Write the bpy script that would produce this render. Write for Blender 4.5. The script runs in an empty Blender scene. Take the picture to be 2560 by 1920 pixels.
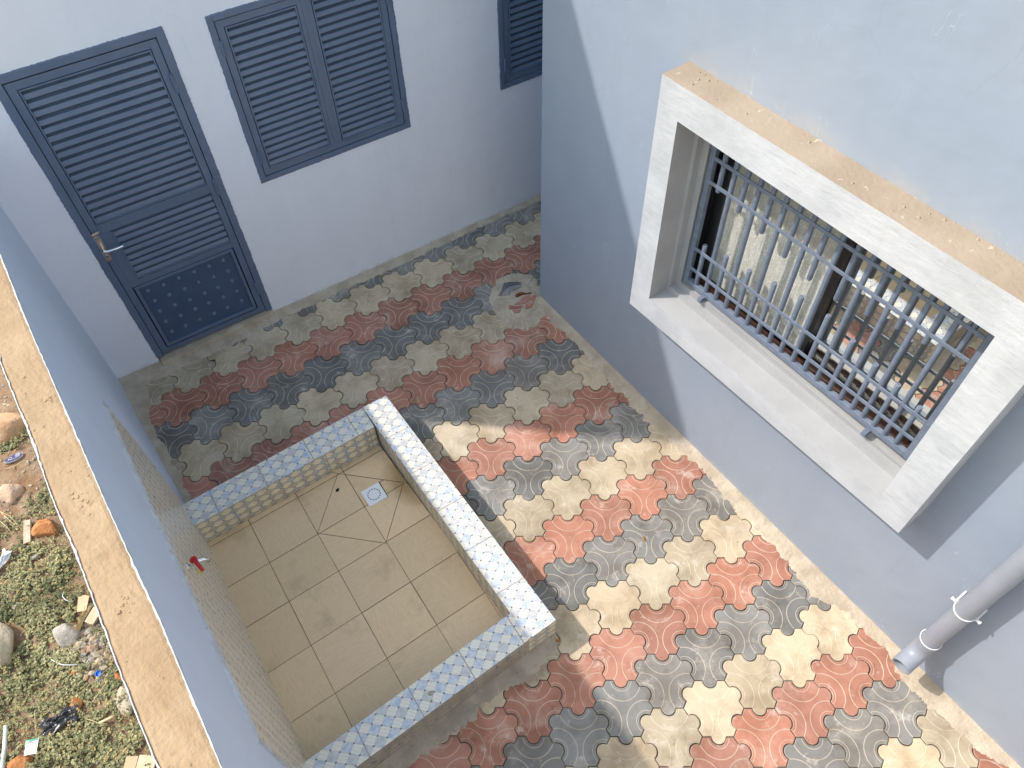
import bpy, math, random
from mathutils import Vector, Matrix, noise
random.seed(7)
SC = bpy.context.scene
COL = SC.collection
R = math.radians

# ------------------------------------------------------------------ camera
cam_d = bpy.data.cameras.new('camera')
cam = bpy.data.objects.new('camera', cam_d)
COL.objects.link(cam)
cam_d.sensor_width = 36.0
cam_d.lens = 27.505
cam_d.clip_start = 0.05
cam_d.clip_end = 2000
cam.location = (-2.2099, -3.2734, 4.1916)
cam.rotation_euler = (R(37.0056), R(1.2488), R(-32.3809))
SC.camera = cam

# ------------------------------------------------------------------ light
SUN_DIR = Vector((0.705, -0.583, -1.0)).normalized()      # the way the light travels
sun_d = bpy.data.lights.new('sun', 'SUN')
sun_d.energy = 2.0
sun_d.angle = R(0.9)
sun_d.color = (1.0, 0.94, 0.88)
sun = bpy.data.objects.new('sun', sun_d)
COL.objects.link(sun)
sun.rotation_euler = SUN_DIR.to_track_quat('-Z', 'Y').to_euler()
world = bpy.data.worlds.new('World')
SC.world = world
world.use_nodes = True
wn = world.node_tree
sky = wn.nodes.new('ShaderNodeTexSky')
sky.sky_type = 'NISHITA'
sky.sun_disc = False
sky.sun_elevation = math.asin(-SUN_DIR.z)
sky.sun_rotation = math.atan2(-SUN_DIR.x, -SUN_DIR.y)
sky.air_density = 2.6
sky.dust_density = 2.6
sky.ozone_density = 4.5
bg = wn.nodes['Background']
bg.inputs['Strength'].default_value = 0.15
wn.links.new(sky.outputs[0], bg.inputs[0])
SC.view_settings.view_transform = 'Standard'
SC.view_settings.look = 'None'
SC.view_settings.exposure = 1.04
SC.view_settings.gamma = 1.0
SC.cycles.max_bounces = 8
SC.cycles.use_adaptive_sampling = False

# ------------------------------------------------------------------ helpers
def tag(o, label=None, cat=None, group=None, kind=None):
    if label: o['label'] = label
    if cat: o['category'] = cat
    if group: o['group'] = group
    if kind: o['kind'] = kind
    return o

def empty(name, loc=(0, 0, 0), rz=0.0):
    o = bpy.data.objects.new(name, None)
    o.empty_display_size = 0.05
    o.location = loc
    o.rotation_euler = (0, 0, rz)
    COL.objects.link(o)
    return o

class MB:
    """collects polygons of one mesh"""
    def __init__(self):
        self.v, self.f, self.m, self.c = [], [], [], []
        self.uvo = (0.0, 0.0)
    def add(self, vs, fs, mi=0, col=None):
        b = len(self.v)
        self.v += [tuple(p) for p in vs]
        for q in fs:
            self.f.append([b + i for i in q])
            self.m.append(mi)
            self.c.append(col)
    def quad(self, a, b, c, d, mi=0, col=None):
        self.add([a, b, c, d], [(0, 1, 2, 3)], mi, col)
    def hexa(self, lo, hi, mi=0, top_mi=None):
        """lo, hi: four corners each, counter-clockwise from above"""
        self.add(list(lo) + list(hi), [(3, 2, 1, 0), (0, 1, 5, 4), (1, 2, 6, 5), (2, 3, 7, 6), (3, 0, 4, 7)], mi)
        b = len(self.v) - 4
        self.f.append([b, b + 1, b + 2, b + 3]); self.m.append(mi if top_mi is None else top_mi); self.c.append(None)
    def box(self, x0, x1, y0, y1, z0, z1, mi=0):
        self.hexa([(x0, y0, z0), (x1, y0, z0), (x1, y1, z0), (x0, y1, z0)],
                  [(x0, y0, z1), (x1, y0, z1), (x1, y1, z1), (x0, y1, z1)], mi)
    def tube(self, pts, r, n=10, mi=0, cap=True, radii=None):
        rings = []
        pts = [Vector(p) for p in pts]
        prev = None
        for i, p in enumerate(pts):
            t = (pts[min(i + 1, len(pts) - 1)] - pts[max(i - 1, 0)]).normalized()
            if prev is None:
                up = Vector((0, 0, 1)) if abs(t.z) < .9 else Vector((1, 0, 0))
                a = t.cross(up).normalized()
            else:
                a = (prev - t * prev.dot(t)).normalized()
            prev = a
            b = t.cross(a)
            rr = radii[i] if radii else r
            rings.append([p + (a * math.cos(2 * math.pi * k / n) + b * math.sin(2 * math.pi * k / n)) * rr for k in range(n)])
        vs = [q for rg in rings for q in rg]
        fs = []
        for i in range(len(pts) - 1):
            for k in range(n):
                k2 = (k + 1) % n
                fs.append((i * n + k, i * n + k2, (i + 1) * n + k2, (i + 1) * n + k))
        if cap:
            fs.append(tuple(reversed(range(n))))
            fs.append(tuple((len(pts) - 1) * n + k for k in range(n)))
        self.add(vs, fs, mi)
    def prism(self, poly, z0, z1, mi=0, top_mi=None):
        n = len(poly)
        zt = (lambda i: z1) if not callable(z1) else z1
        vs = [(p[0], p[1], z0) for p in poly] + [(p[0], p[1], zt(i)) for i, p in enumerate(poly)]
        self.add(vs, [(i, (i + 1) % n, n + (i + 1) % n, n + i) for i in range(n)], mi)
        self.add(vs[n:], [tuple(range(n))], mi if top_mi is None else top_mi)
    def build(self, name, mats, parent=None, smooth=False, bevel=0.0, cols=False, loc=None):
        me = bpy.data.meshes.new(name)
        me.from_pydata(self.v, [], self.f)
        if not isinstance(mats, (list, tuple)): mats = [mats]
        for m in mats: me.materials.append(m)
        me.polygons.foreach_set('material_index', self.m)
        if smooth: me.polygons.foreach_set('use_smooth', [True] * len(self.f))
        uv = me.uv_layers.new(name='UVMap').data
        co = me.vertices
        for p in me.polygons:
            n = p.normal
            ax = max(range(3), key=lambda k: abs(n[k]))
            for li in p.loop_indices:
                q = co[me.loops[li].vertex_index].co
                if ax == 2: u = (q.x, q.y)
                elif ax == 1: u = (q.x, q.z)
                else: u = (q.y, q.z)
                uv[li].uv = (u[0] + self.uvo[0], u[1] + self.uvo[1])
        if cols:
            at = me.attributes.new('tint', 'FLOAT_COLOR', 'FACE')
            flat = []
            for c in self.c: flat += list(c or (1, 1, 1, 1))
            at.data.foreach_set('color', flat)
        o = bpy.data.objects.new(name, me)
        if parent: o.parent = parent
        if loc: o.location = loc
        COL.objects.link(o)
        if bevel:
            b = o.modifiers.new('bevel', 'BEVEL')
            b.width = bevel; b.segments = 2; b.limit_method = 'ANGLE'; b.angle_limit = R(40)
        return o

# ------------------------------------------------------------------ materials
class NT:
    def __init__(self, name):
        self.mat = bpy.data.materials.new(name)
        self.mat.use_nodes = True
        self.t = self.mat.node_tree
        self.b = self.t.nodes['Principled BSDF']
        self.tc = self.t.nodes.new('ShaderNodeTexCoord')
    def n(self, kind, **kw):
        nd = self.t.nodes.new(kind)
        for k, v in kw.items():
            if k in nd.inputs: nd.inputs[k].default_value = v
            else: setattr(nd, k, v)
        return nd
    def l(self, a, b): self.t.links.new(a, b)
    def math(self, op, a, b=None, c=None, clamp=False):
        nd = self.t.nodes.new('ShaderNodeMath'); nd.operation = op; nd.use_clamp = clamp
        for i, x in enumerate((a, b, c)):
            if x is None: continue
            if isinstance(x, (int, float)): nd.inputs[i].default_value = x
            else: self.l(x, nd.inputs[i])
        return nd.outputs[0]
    def noise(self, scale, detail=4, rough=.55, vec=None, dist=0.0):
        nd = self.n('ShaderNodeTexNoise')
        nd.inputs['Scale'].default_value = scale
        nd.inputs['Detail'].default_value = detail
        nd.inputs['Roughness'].default_value = rough
        nd.inputs['Distortion'].default_value = dist
        self.l(vec if vec is not None else self.tc.outputs['Object'], nd.inputs['Vector'])
        return nd.outputs[0]
    def ramp(self, fac, lo, hi, smooth=True):
        nd = self.t.nodes.new('ShaderNodeMapRange')
        nd.interpolation_type = 'SMOOTHSTEP' if smooth else 'LINEAR'
        self.l(fac, nd.inputs[0])
        nd.inputs[1].default_value = lo; nd.inputs[2].default_value = hi
        return nd.outputs[0]
    def mix(self, fac, a, b, mode='MIX'):
        nd = self.t.nodes.new('ShaderNodeMix'); nd.data_type = 'RGBA'; nd.blend_type = mode
        for sock, x in ((nd.inputs[0], fac), (nd.inputs[6], a), (nd.inputs[7], b)):
            if isinstance(x, (int, float)): sock.default_value = x
            elif isinstance(x, tuple): sock.default_value = tuple(x) + (1,) * (4 - len(x))
            else: self.l(x, sock)
        return nd.outputs[2]
    def map(self, scale=(1, 1, 1), rot=(0, 0, 0), loc=(0, 0, 0), src='Object'):
        nd = self.t.nodes.new('ShaderNodeMapping')
        nd.inputs['Scale'].default_value = scale; nd.inputs['Rotation'].default_value = rot; nd.inputs['Location'].default_value = loc
        self.l(self.tc.outputs[src], nd.inputs[0])
        return nd.outputs[0]
    def attr(self, name):
        nd = self.t.nodes.new('ShaderNodeAttribute'); nd.attribute_name = name
        return nd.outputs['Color']
    def sep(self, vec):
        nd = self.t.nodes.new('ShaderNodeSeparateXYZ'); self.l(vec, nd.inputs[0]); return nd.outputs
    def bump(self, h, strength=.3, dist=.01, prev=None):
        nd = self.t.nodes.new('ShaderNodeBump')
        nd.inputs['Strength'].default_value = strength; nd.inputs['Distance'].default_value = dist
        self.l(h, nd.inputs['Height'])
        if prev is not None: self.l(prev, nd.inputs['Normal'])
        return nd.outputs[0]
    def done(self, col=None, rough=.7, metal=0.0, normal=None, spec=None):
        b = self.b
        if isinstance(col, tuple): b.inputs['Base Color'].default_value = tuple(col) + (1,)
        elif col is not None: self.l(col, b.inputs['Base Color'])
        if isinstance(rough, (int, float)): b.inputs['Roughness'].default_value = rough
        else: self.l(rough, b.inputs['Roughness'])
        b.inputs['Metallic'].default_value = metal
        if spec is not None: b.inputs['Specular IOR Level'].default_value = spec
        if normal is not None: self.l(normal, b.inputs['Normal'])
        return self.mat

def speckled(name, c1, c2, scale=6, rough=.8, bump=.3, bscale=60, c3=None, s3=40, lo3=.6, hi3=.7, a3=.6, metal=0.0, lo=.35, hi=.65, bdist=.004, spec=None):
    t = NT(name)
    col = t.mix(t.ramp(t.noise(scale, 6), lo, hi), c1, c2)
    if c3: col = t.mix(t.math('MULTIPLY', t.ramp(t.noise(s3, 3), lo3, hi3), a3), col, c3)
    nm = t.bump(t.noise(bscale, 5), bump, bdist) if bump else None
    return t.done(col, rough, metal, nm, spec)

def wall_paint(name, base, tint, dust=None):
    t = NT(name)
    big = t.ramp(t.noise(.9, 3), .35, .65)
    col = t.mix(big, base, tint)
    col = t.mix(t.math('MULTIPLY', t.ramp(t.noise(7, 6, .6), .45, .75), .18), col, tuple(x * .86 for x in base))
    # trowel scratches: thin pale strokes with their own direction
    sc = t.noise(3.0, 2, .5, t.map((1.0, 9.0, 2.2), (R(35), 0, R(20))))
    scr = t.ramp(t.math('ABSOLUTE', t.math('SUBTRACT', sc, .5)), .012, .0)
    msk = t.ramp(t.noise(4.0, 2, .5, t.map(loc=(3, 1, 7))), .60, .70)
    scr = t.math('MULTIPLY', scr, msk)
    col = t.mix(t.math('MULTIPLY', scr, .25), col, (.80, .82, .84))
    roll = t.noise(1.0, 4, .6, t.map((7, 7, .5)))
    col = t.mix(t.math('MULTIPLY', t.ramp(roll, .40, .66), .16), col, tuple(min(1, x * 1.13) for x in base))
    drip = t.math('MULTIPLY', t.ramp(t.noise(1.0, 5, .7, t.map((24, 24, .7))), .58, .74), t.ramp(t.noise(1.6, 3), .45, .62))
    col = t.mix(t.math('MULTIPLY', drip, .17), col, tuple(x * .62 for x in base))
    crk = t.n('ShaderNodeTexVoronoi'); crk.feature = 'DISTANCE_TO_EDGE'; crk.inputs['Scale'].default_value = 1.3
    wv = t.n('ShaderNodeMix'); wv.data_type = 'RGBA'; wv.inputs[0].default_value = .12
    nz_ = t.n('ShaderNodeTexNoise'); nz_.inputs['Scale'].default_value = 5; nz_.inputs['Detail'].default_value = 5
    t.l(t.tc.outputs['Object'], nz_.inputs['Vector']); t.l(t.tc.outputs['Object'], wv.inputs[6]); t.l(nz_.outputs['Color'], wv.inputs[7])
    t.l(wv.outputs[2], crk.inputs['Vector'])
    ck = t.math('MULTIPLY', t.ramp(crk.outputs['Distance'], .0035, .0), t.ramp(t.noise(1.1, 2, .5, t.map(loc=(4, 4, 9))), .56, .66))
    col = t.mix(t.math('MULTIPLY', ck, .10), col, tuple(x * .5 for x in base))
    spk = t.ramp(t.noise(95, 2, .5), .80, .84)
    col = t.mix(t.math('MULTIPLY', spk, .5), col, (.25, .26, .28))
    s = t.sep(t.tc.outputs['Object'])
    # splash of soil along the foot of the wall
    foot = t.ramp(t.math('ADD', s[2], t.math('MULTIPLY', t.noise(16, 5), .12)), .11, .06)
    col = t.mix(t.math('MULTIPLY', foot, .45), col, (.48, .43, .36))
    if dust:   # cement wash above the ledge of the window surround
        y0, y1, z0 = dust
        w = t.math('SUBTRACT', s[2], z0)
        w = t.math('ADD', w, t.math('MULTIPLY', t.math('SUBTRACT', t.noise(9, 5), .5), .16))
        m = t.math('MULTIPLY', t.ramp(w, .085, .0), t.ramp(w, -.22, -.15))
        m = t.math('MULTIPLY', m, t.math('MULTIPLY', t.ramp(s[1], y0 - .12, y0 + .05), t.ramp(s[1], y1 + .05, y1 - .06)))
        m = t.math('MULTIPLY', m, t.ramp(t.noise(5, 5, .65, t.map(loc=(2, 8, 1))), .36, .62))
        col = t.mix(t.math('MULTIPLY', m, .42), col, (.40, .37, .345))
    nm = t.bump(t.noise(2.2, 4), .40, .03)
    nm = t.bump(t.noise(70, 4, .6), .12, .003, nm)
    nm = t.bump(scr, .35, .002, nm)
    return t.done(col, .55, 0, nm, .35)

def mosaic_mat(name, cell=.0725, joint_u=0.0, joint_v=None, dirt=.0, warm=.0, cross=True, cream=((.75, .725, .64), (.69, .645, .545)), cool=((.60, .62, .65), (.41, .47, .57), (.60, .585, .56), (.46, .47, .49))):
    """glazed tile printed with a lattice of small squares and dark dots; a real joint every 0.3 m"""
    t = NT(name)
    uv = t.tc.outputs['UV']
    s = t.sep(uv)
    du = t.math('DIVIDE', t.math('SUBTRACT', s[0], joint_u), cell)
    dv = t.math('DIVIDE', s[1], cell * .86)
    cu, cv = t.math('ADD', du, dv), t.math('SUBTRACT', du, dv)       # the lattice stands on its corners
    fu, fv = t.math('FRACT', cu), t.math('FRACT', cv)
    iu, iv = t.math('FLOOR', cu), t.math('FLOOR', cv)
    chk = t.math('MODULO', t.math('ABSOLUTE', iu), 2.0)
    chk = t.math('ABSOLUTE', t.math('SUBTRACT', chk, t.math('MODULO', t.math('ABSOLUTE', iv), 2.0)))
    idn = t.n('ShaderNodeTexWhiteNoise', noise_dimensions='2D')
    cmb = t.n('ShaderNodeCombineXYZ'); t.l(iu, cmb.inputs[0]); t.l(iv, cmb.inputs[1]); t.l(cmb.outputs[0], idn.inputs['Vector'])
    rnd = idn.outputs['Value']
    marb = t.ramp(t.noise(27, 6, .62, uv, 1.4), .40, .62)
    blue = t.mix(marb, cool[0], cool[1])
    grey = t.mix(marb, cool[2], cool[3])
    cool = t.mix(t.ramp(rnd, .50, .60), blue, grey)
    wv = t.n('ShaderNodeTexWave'); wv.wave_type = 'BANDS'; wv.bands_direction = 'DIAGONAL'
    wv.inputs['Scale'].default_value = 26; wv.inputs['Distortion'].default_value = 5; wv.inputs['Detail'].default_value = 2
    t.l(uv, wv.inputs['Vector'])
    cream = t.mix(wv.outputs['Fac'], cream[0], cream[1])
    col = t.mix(chk, cream, cool)
    # printed hairline between squares
    eu = t.math('MINIMUM', fu, t.math('SUBTRACT', 1.0, fu))
    ev = t.math('MINIMUM', fv, t.math('SUBTRACT', 1.0, fv))
    ln = t.ramp(t.math('MINIMUM', eu, ev), .045, .015)
    col = t.mix(t.math('MULTIPLY', ln, .75), col, (.45, .42, .37))
    d = t.math('SQRT', t.math('ADD', t.math('POWER', eu, 2.0), t.math('POWER', ev, 2.0)))
    col = t.mix(t.ramp(d, .115, .07), col, (.10, .10, .11))
    # joints
    ju = t.math('FRACT', t.math('DIVIDE', t.math('SUBTRACT', s[0], joint_u), .3))
    ju = t.math('MINIMUM', ju, t.math('SUBTRACT', 1.0, ju))
    jm = t.ramp(ju, .0095, .006) if cross else t.math('MULTIPLY', ju, 0.0)
    if joint_v is not None:
        jv = t.math('FRACT', t.math('DIVIDE', t.math('SUBTRACT', s[1], joint_v), .3))
        jv = t.math('MINIMUM', jv, t.math('SUBTRACT', 1.0, jv))
        jm = t.math('MAXIMUM', jm, t.ramp(jv, .0095, .006))
    col = t.mix(jm, col, (.33, .28, .23))
    if warm: col = t.mix(warm, col, (.72, .60, .42), 'MULTIPLY')
    if dirt:
        dm = t.ramp(t.noise(7, 6, .65), .35, .7)
        col = t.mix(t.math('MULTIPLY', dm, dirt), col, (.30, .25, .18))
    nm = t.bump(t.math('SUBTRACT', 1.0, jm), .5, .002)
    return t.done(col, t.math('ADD', .22, t.math('MULTIPLY', t.noise(25, 3), .15)), 0, nm)

M = {}
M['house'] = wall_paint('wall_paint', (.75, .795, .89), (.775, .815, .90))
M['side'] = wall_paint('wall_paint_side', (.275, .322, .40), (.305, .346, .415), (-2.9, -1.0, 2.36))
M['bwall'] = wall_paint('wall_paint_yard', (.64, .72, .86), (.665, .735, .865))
def trowelled(name, c1, c2):
    t = NT(name)
    col = t.mix(t.ramp(t.noise(5, 6), .35, .65), c1, c2)
    st = t.noise(1.0, 6, .65, t.map((30, 6, 30), (R(20), 0, 0)))
    col = t.mix(t.math('MULTIPLY', t.ramp(st, .5, .7), .22), col, tuple(x * .75 for x in c1))
    run = t.math('MULTIPLY', t.ramp(t.noise(1.0, 5, .7, t.map((5, 38, 1.2))), .57, .70), .22)
    col = t.mix(run, col, (.40, .36, .31))
    chip = t.ramp(t.noise(38, 4, .65), .70, .74)
    col = t.mix(t.math('MULTIPLY', chip, .5), col, (.38, .35, .31))
    nm = t.bump(st, .55, .006)
    nm = t.bump(t.noise(9, 5), .5, .012, nm)
    return t.done(col, .62, 0, nm, .35)
M['white'] = trowelled('white_paint', (.515, .528, .555), (.445, .46, .485))
M['reveal'] = speckled('grey_white_paint', (.35, .35, .352), (.315, .315, .32), 4, .6, .3, 40)
M['tan'] = speckled('tan_cement', (.30, .235, .172), (.35, .28, .21), 4, .85, .6, 45, (.60, .50, .41), 30, .66, .72, .6, bdist=.006)
M['coping'] = speckled('sandy_cement', (.335, .222, .126), (.405, .282, .170), 5, .92, .8, 60, (.25, .14, .075), 17, .64, .74, .6, bdist=.006)
M['limewash'] = speckled('flaking_white_paint', (.62, .62, .62), (.50, .49, .47), 25, .8, .6, 90)
M['mortar'] = speckled('mortar', (.40, .33, .25), (.52, .44, .34), 9, .95, .9, 70, (.70, .66, .58), 90, .66, .72, .6, bdist=.008)
M['mortar_dark'] = speckled('damp_mortar', (.33, .28, .22), (.44, .38, .30), 8, .95, .9, 70, (.20, .16, .12), 30, .62, .72, .5, bdist=.008)
M['smear'] = speckled('grey_cement_smear', (.53, .545, .57), (.61, .63, .67), 14, .9, .7, 60, (.34, .33, .32), 25, .6, .7, .6)
M['bed'] = speckled('joint_sand', (.14, .115, .09), (.22, .185, .145), 20, .95, .6, 80)
M['concrete'] = speckled('pale_concrete', (.41, .345, .265), (.51, .435, .34), 10, .95, .9, 60, (.60, .54, .45), 30, .62, .72, .6, bdist=.01)
M['navy'] = speckled('navy_steel_paint', (.105, .148, .235), (.122, .165, .255), 8, .34, .25, 40, (.17, .21, .28), 12, .62, .8, .35, spec=.5, bdist=.003)
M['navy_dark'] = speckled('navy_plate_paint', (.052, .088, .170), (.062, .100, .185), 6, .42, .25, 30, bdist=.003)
M['stud'] = NT('stud_glint_paint').done((.135, .175, .255), .30)  # paler than the plate: glints on the studs put into the colour
M['grille'] = speckled('grey_blue_steel', (.125, .155, .215), (.155, .185, .245), 30, .45, .5, 120, bdist=.002)
M['dark'] = NT('dark_room').done((.012, .012, .014), .9)
M['alu_black'] = NT('black_aluminium').done((.012, .012, .014), .35)
M['alu_brown'] = speckled('brown_aluminium', (.055, .022, .014), (.075, .032, .02), 20, .45, .2)
M['chrome'] = NT('chrome').done((.75, .75, .76), .16, 1.0)
M['plate'] = NT('steel_plate').done((.62, .52, .48), .28, .9)
M['tape'] = NT('masking_tape').done((.62, .58, .40), .7)
M['pvc'] = speckled('grey_pvc', (.265, .285, .335), (.295, .315, .365), 5, .42, .2, 50, (.34, .33, .32), 40, .72, .8, .3)
M['clip'] = NT('white_plastic').done((.80, .80, .80), .4)
M['wood'] = speckled('pale_wood', (.48, .37, .24), (.55, .44, .31), 20, .8, .4)
M['card'] = speckled('cardboard', (.42, .31, .19), (.48, .37, .23), 6, .85, .2)
M['straw'] = speckled('dry_straw', (.60, .48, .26), (.45, .33, .17), 30, .85, .3)
M['dirt'] = None
M['whiteplastic'] = speckled('crumpled_white_plastic', (.78, .80, .84), (.62, .66, .74), 12, .35, .4, 25)
M['blackplastic'] = speckled('black_film', (.014, .014, .018), (.022, .022, .03), 20, .30, .15, 20)
M['bluecap'] = NT('blue_plastic').done((.01, .16, .70), .35)
M['solenavy'] = speckled('navy_rubber', (.015, .013, .09), (.03, .026, .13), 40, .6, .4)
M['solewhite'] = speckled('scuffed_white_rubber', (.62, .62, .68), (.42, .42, .44), 60, .7, .3)
M['red'] = NT('red_plastic').done((.50, .012, .015), .3)
M['yellow'] = NT('yellow_plastic').done((.62, .50, .16), .4)
M['drain'] = NT('white_drain_plastic').done((.78, .79, .81), .35)
M['slot'] = NT('dark_slot').done((.02, .008, .01), .9)
M['rust'] = speckled('rusty_steel', (.22, .08, .02), (.10, .035, .015), 40, .85, .5, 80, (.45, .22, .05), 60, .6, .7, .7)
M['leafdry'] = speckled('dry_leaf', (.30, .17, .05), (.20, .10, .03), 60, .8, .3)
M['leaforange'] = speckled('orange_leaf', (.42, .20, .03), (.25, .10, .02), 50, .8, .3)

def paver_material():
    t = NT('concrete_pavers')
    c = t.attr('tint')
    a = t.noise(5.5, 6, .62)
    col = t.mix(t.math('MULTIPLY', t.ramp(a, .38, .68), .44), c, (.34, .27, .20), 'MULTIPLY')
    pale = t.ramp(t.noise(3.7, 7, .68, t.map(loc=(5, 2, 0))), .50, .74)
    col = t.mix(t.math('MULTIPLY', pale, .40), col, (.66, .58, .49))
    eff = t.ramp(t.noise(9, 8, .72, t.map(loc=(1, 7, 3))), .56, .66)
    col = t.mix(t.math('MULTIPLY', eff, .34), col, (.72, .66, .58))
    wet = t.ramp(t.noise(6.5, 7, .7, t.map(loc=(11, 3, 2))), .57, .68)
    col = t.mix(t.math('MULTIPLY', wet, .38), col, (.42, .36, .30), 'MULTIPLY')
    sp = t.ramp(t.noise(42, 3, .6), .62, .72)
    col = t.mix(t.math('MULTIPLY', sp, .22), col, (.14, .11, .08))
    st = t.ramp(t.noise(14, 2, .5, t.map(loc=(9, 4, 0))), .715, .74)
    col = t.mix(t.math('MULTIPLY', st, .5), col, (.26, .17, .06))
    wh = t.ramp(t.noise(120, 2, .5), .80, .83)
    col = t.mix(t.math('MULTIPLY', wh, .7), col, (.8, .78, .74))
    nm = t.bump(t.noise(26, 5, .6), .22, .004)
    nm = t.bump(t.noise(160, 3, .6), .18, .0015, nm)
    return t.done(col, t.math('ADD', .62, t.math('MULTIPLY', a, .3)), 0, nm, .4)
M['paver'] = paver_material()

def floor_tile_material():
    t = NT('beige_floor_tile')
    tint = t.attr('tint')
    v = t.map((14, 130, 1), (0, 0, R(-8)))
    g = t.noise(1.0, 3, .6, v)
    v2 = t.map((120, 16, 1), (0, 0, R(42)))
    g2 = t.noise(1.0, 3, .6, v2)
    patch = t.ramp(t.noise(3.2, 2), .47, .53)
    gg = t.math('ADD', t.math('MULTIPLY', g, t.math('SUBTRACT', 1.0, patch)), t.math('MULTIPLY', g2, patch))
    col = t.mix(t.ramp(gg, .35, .65), (.685, .498, .298), (.74, .55, .34))
    col = t.mix(1.0, col, tint, 'MULTIPLY')
    d = t.ramp(t.noise(4.5, 6, .65), .52, .75)
    col = t.mix(t.math('MULTIPLY', d, .34), col, (.26, .18, .095))
    # rusty water mark that dried in the corner by the drain
    s = t.sep(t.tc.outputs['Object'])
    dx = t.math('SUBTRACT', s[0], -1.545); dy = t.math('SUBTRACT', s[1], -.83)
    r = t.math('SQRT', t.math('ADD', t.math('POWER', t.math('MULTIPLY', dx, 1.35), 2.0), t.math('POWER', t.math('MULTIPLY', dy, .75), 2.0)))
    r = t.math('ADD', r, t.math('MULTIPLY', t.math('SUBTRACT', t.noise(12, 5), .5), .13))
    col = t.mix(t.math('MULTIPLY', t.ramp(r, .20, .03), .72), col, (.26, .15, .035))
    nm = t.bump(gg, .3, .002)
    return t.done(col, .5, 0, nm, .4)
M['floortile'] = floor_tile_material()
M['grout'] = speckled('dark_grout', (.07, .052, .032), (.24, .185, .115), 9, .9, .3, lo=.45, hi=.58)
M['mosaic_n'] = mosaic_mat('mosaic_tile_north', joint_u=-2.57)
M['mosaic_s'] = mosaic_mat('mosaic_tile_south', joint_u=-2.412)
M['mosaic_e'] = mosaic_mat('mosaic_tile_east', joint_u=-1.32, joint_v=-.63, cross=False)
M['mosaic_out'] = mosaic_mat('mosaic_tile_outside', joint_u=-2.412, dirt=.85, cream=((.50, .45, .36), (.45, .39, .30)), cool=((.36, .36, .36), (.28, .29, .31), (.36, .33, .29), (.30, .29, .27)))
M['mosaic_in'] = mosaic_mat('mosaic_tile_inside', joint_u=-2.50, dirt=.22, cream=((.82, .755, .60), (.75, .67, .50)), cool=((.52, .54, .56), (.36, .41, .47), (.52, .49, .43), (.42, .42, .41)))
M['mosaic_in_e'] = mosaic_mat('mosaic_tile_inside_east', joint_u=-1.8, dirt=.4, cream=((.82, .755, .60), (.75, .67, .50)), cool=((.52, .54, .56), (.36, .41, .47), (.52, .49, .43), (.42, .42, .41)))
M['mosaic_w'] = mosaic_mat('mosaic_tile_wall', joint_u=-.60, joint_v=.10, cream=((.90, .83, .68), (.84, .76, .60)), cool=((.70, .66, .60), (.56, .56, .55), (.68, .62, .53), (.58, .53, .46)))

def dirt_material():
    t = NT('dry_soil')
    col = t.mix(t.ramp(t.noise(6, 7, .65), .35, .65), (.25, .145, .080), (.32, .225, .145))
    col = t.mix(t.math('MULTIPLY', t.ramp(t.noise(45, 5, .7), .45, .7), .6), col, (.20, .13, .08))
    col = t.mix(t.math('MULTIPLY', t.ramp(t.noise(80, 3, .6, t.map(loc=(3, 3, 3))), .6, .7), .5), col, (.44, .36, .27))
    nm = t.bump(t.noise(60, 7, .7), .9, .012)
    return t.done(col, .95, 0, nm, .2)
M['dirt'] = dirt_material()

def rock_mat(name, a, b, c=None):
    return speckled(name, a, b, 14, .92, .9, 55, c, 30, .58, .7, .6, bdist=.01)
M['rock_tan'] = rock_mat('tan_rock', (.40, .32, .23), (.48, .40, .30), (.28, .21, .14))
M['rock_grey'] = rock_mat('grey_rock', (.32, .28, .24), (.42, .37, .32), (.52, .48, .43))
M['rock_cream'] = rock_mat('cream_rock', (.42, .345, .245), (.48, .41, .31), (.33, .25, .16))
M['rock_orange'] = rock_mat('laterite', (.40, .15, .048), (.46, .20, .075), (.28, .095, .032))
M['rock_pink'] = rock_mat('pink_rock', (.50, .33, .22), (.56, .40, .29), (.36, .25, .16))
M['clod'] = rock_mat('soil_clod', (.44, .26, .14), (.50, .33, .20), (.34, .27, .17))

def attr_mat(name, rough=.8, translucent=False):
    t = NT(name)
    c = t.attr('tint')
    col = t.mix(t.math('MULTIPLY', t.noise(60, 3), .35), c, (.5, .45, .3), 'MULTIPLY')
    return t.done(col, rough, 0, None, .3)
M['leaf'] = attr_mat('weed_leaves', .7)
M['gravel'] = attr_mat('gravel_stones', .9)

def glass_mat(name, dusty):
    """solar-reflective window glass; `dusty` is how much of it a film of dust covers"""
    t = NT(name)
    b = t.b
    gl = t.n('ShaderNodeBsdfGlossy'); gl.inputs['Roughness'].default_value = .0 if dusty < .3 else .015
    gl.inputs['Color'].default_value = (.86, .86, .82, 1)
    tr = t.n('ShaderNodeBsdfTransparent'); tr.inputs['Color'].default_value = (.25, .26, .26, 1)
    mx = t.n('ShaderNodeMixShader'); mx.inputs[0].default_value = .92 if dusty < .3 else .40
    t.l(tr.outputs[0], mx.inputs[1]); t.l(gl.outputs[0], mx.inputs[2])
    out = mx.outputs[0]
    df = t.n('ShaderNodeBsdfDiffuse')
    streak = t.noise(30, 4, .6, t.map((1, 3.5, .35)))
    spk = t.noise(130, 2, .5)
    col = t.mix(t.ramp(spk, .5, .7), (.56, .55, .50), (.78, .77, .73))
    t.l(col, df.inputs['Color'])
    m2 = t.n('ShaderNodeMixShader')
    fac = t.math('MULTIPLY', t.math('ADD', .45, streak), dusty, clamp=True)
    t.l(fac, m2.inputs[0]); t.l(out, m2.inputs[1]); t.l(df.outputs[0], m2.inputs[2])
    t.l(m2.outputs[0], t.t.nodes['Material Output'].inputs['Surface'])
    return t.mat
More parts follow.
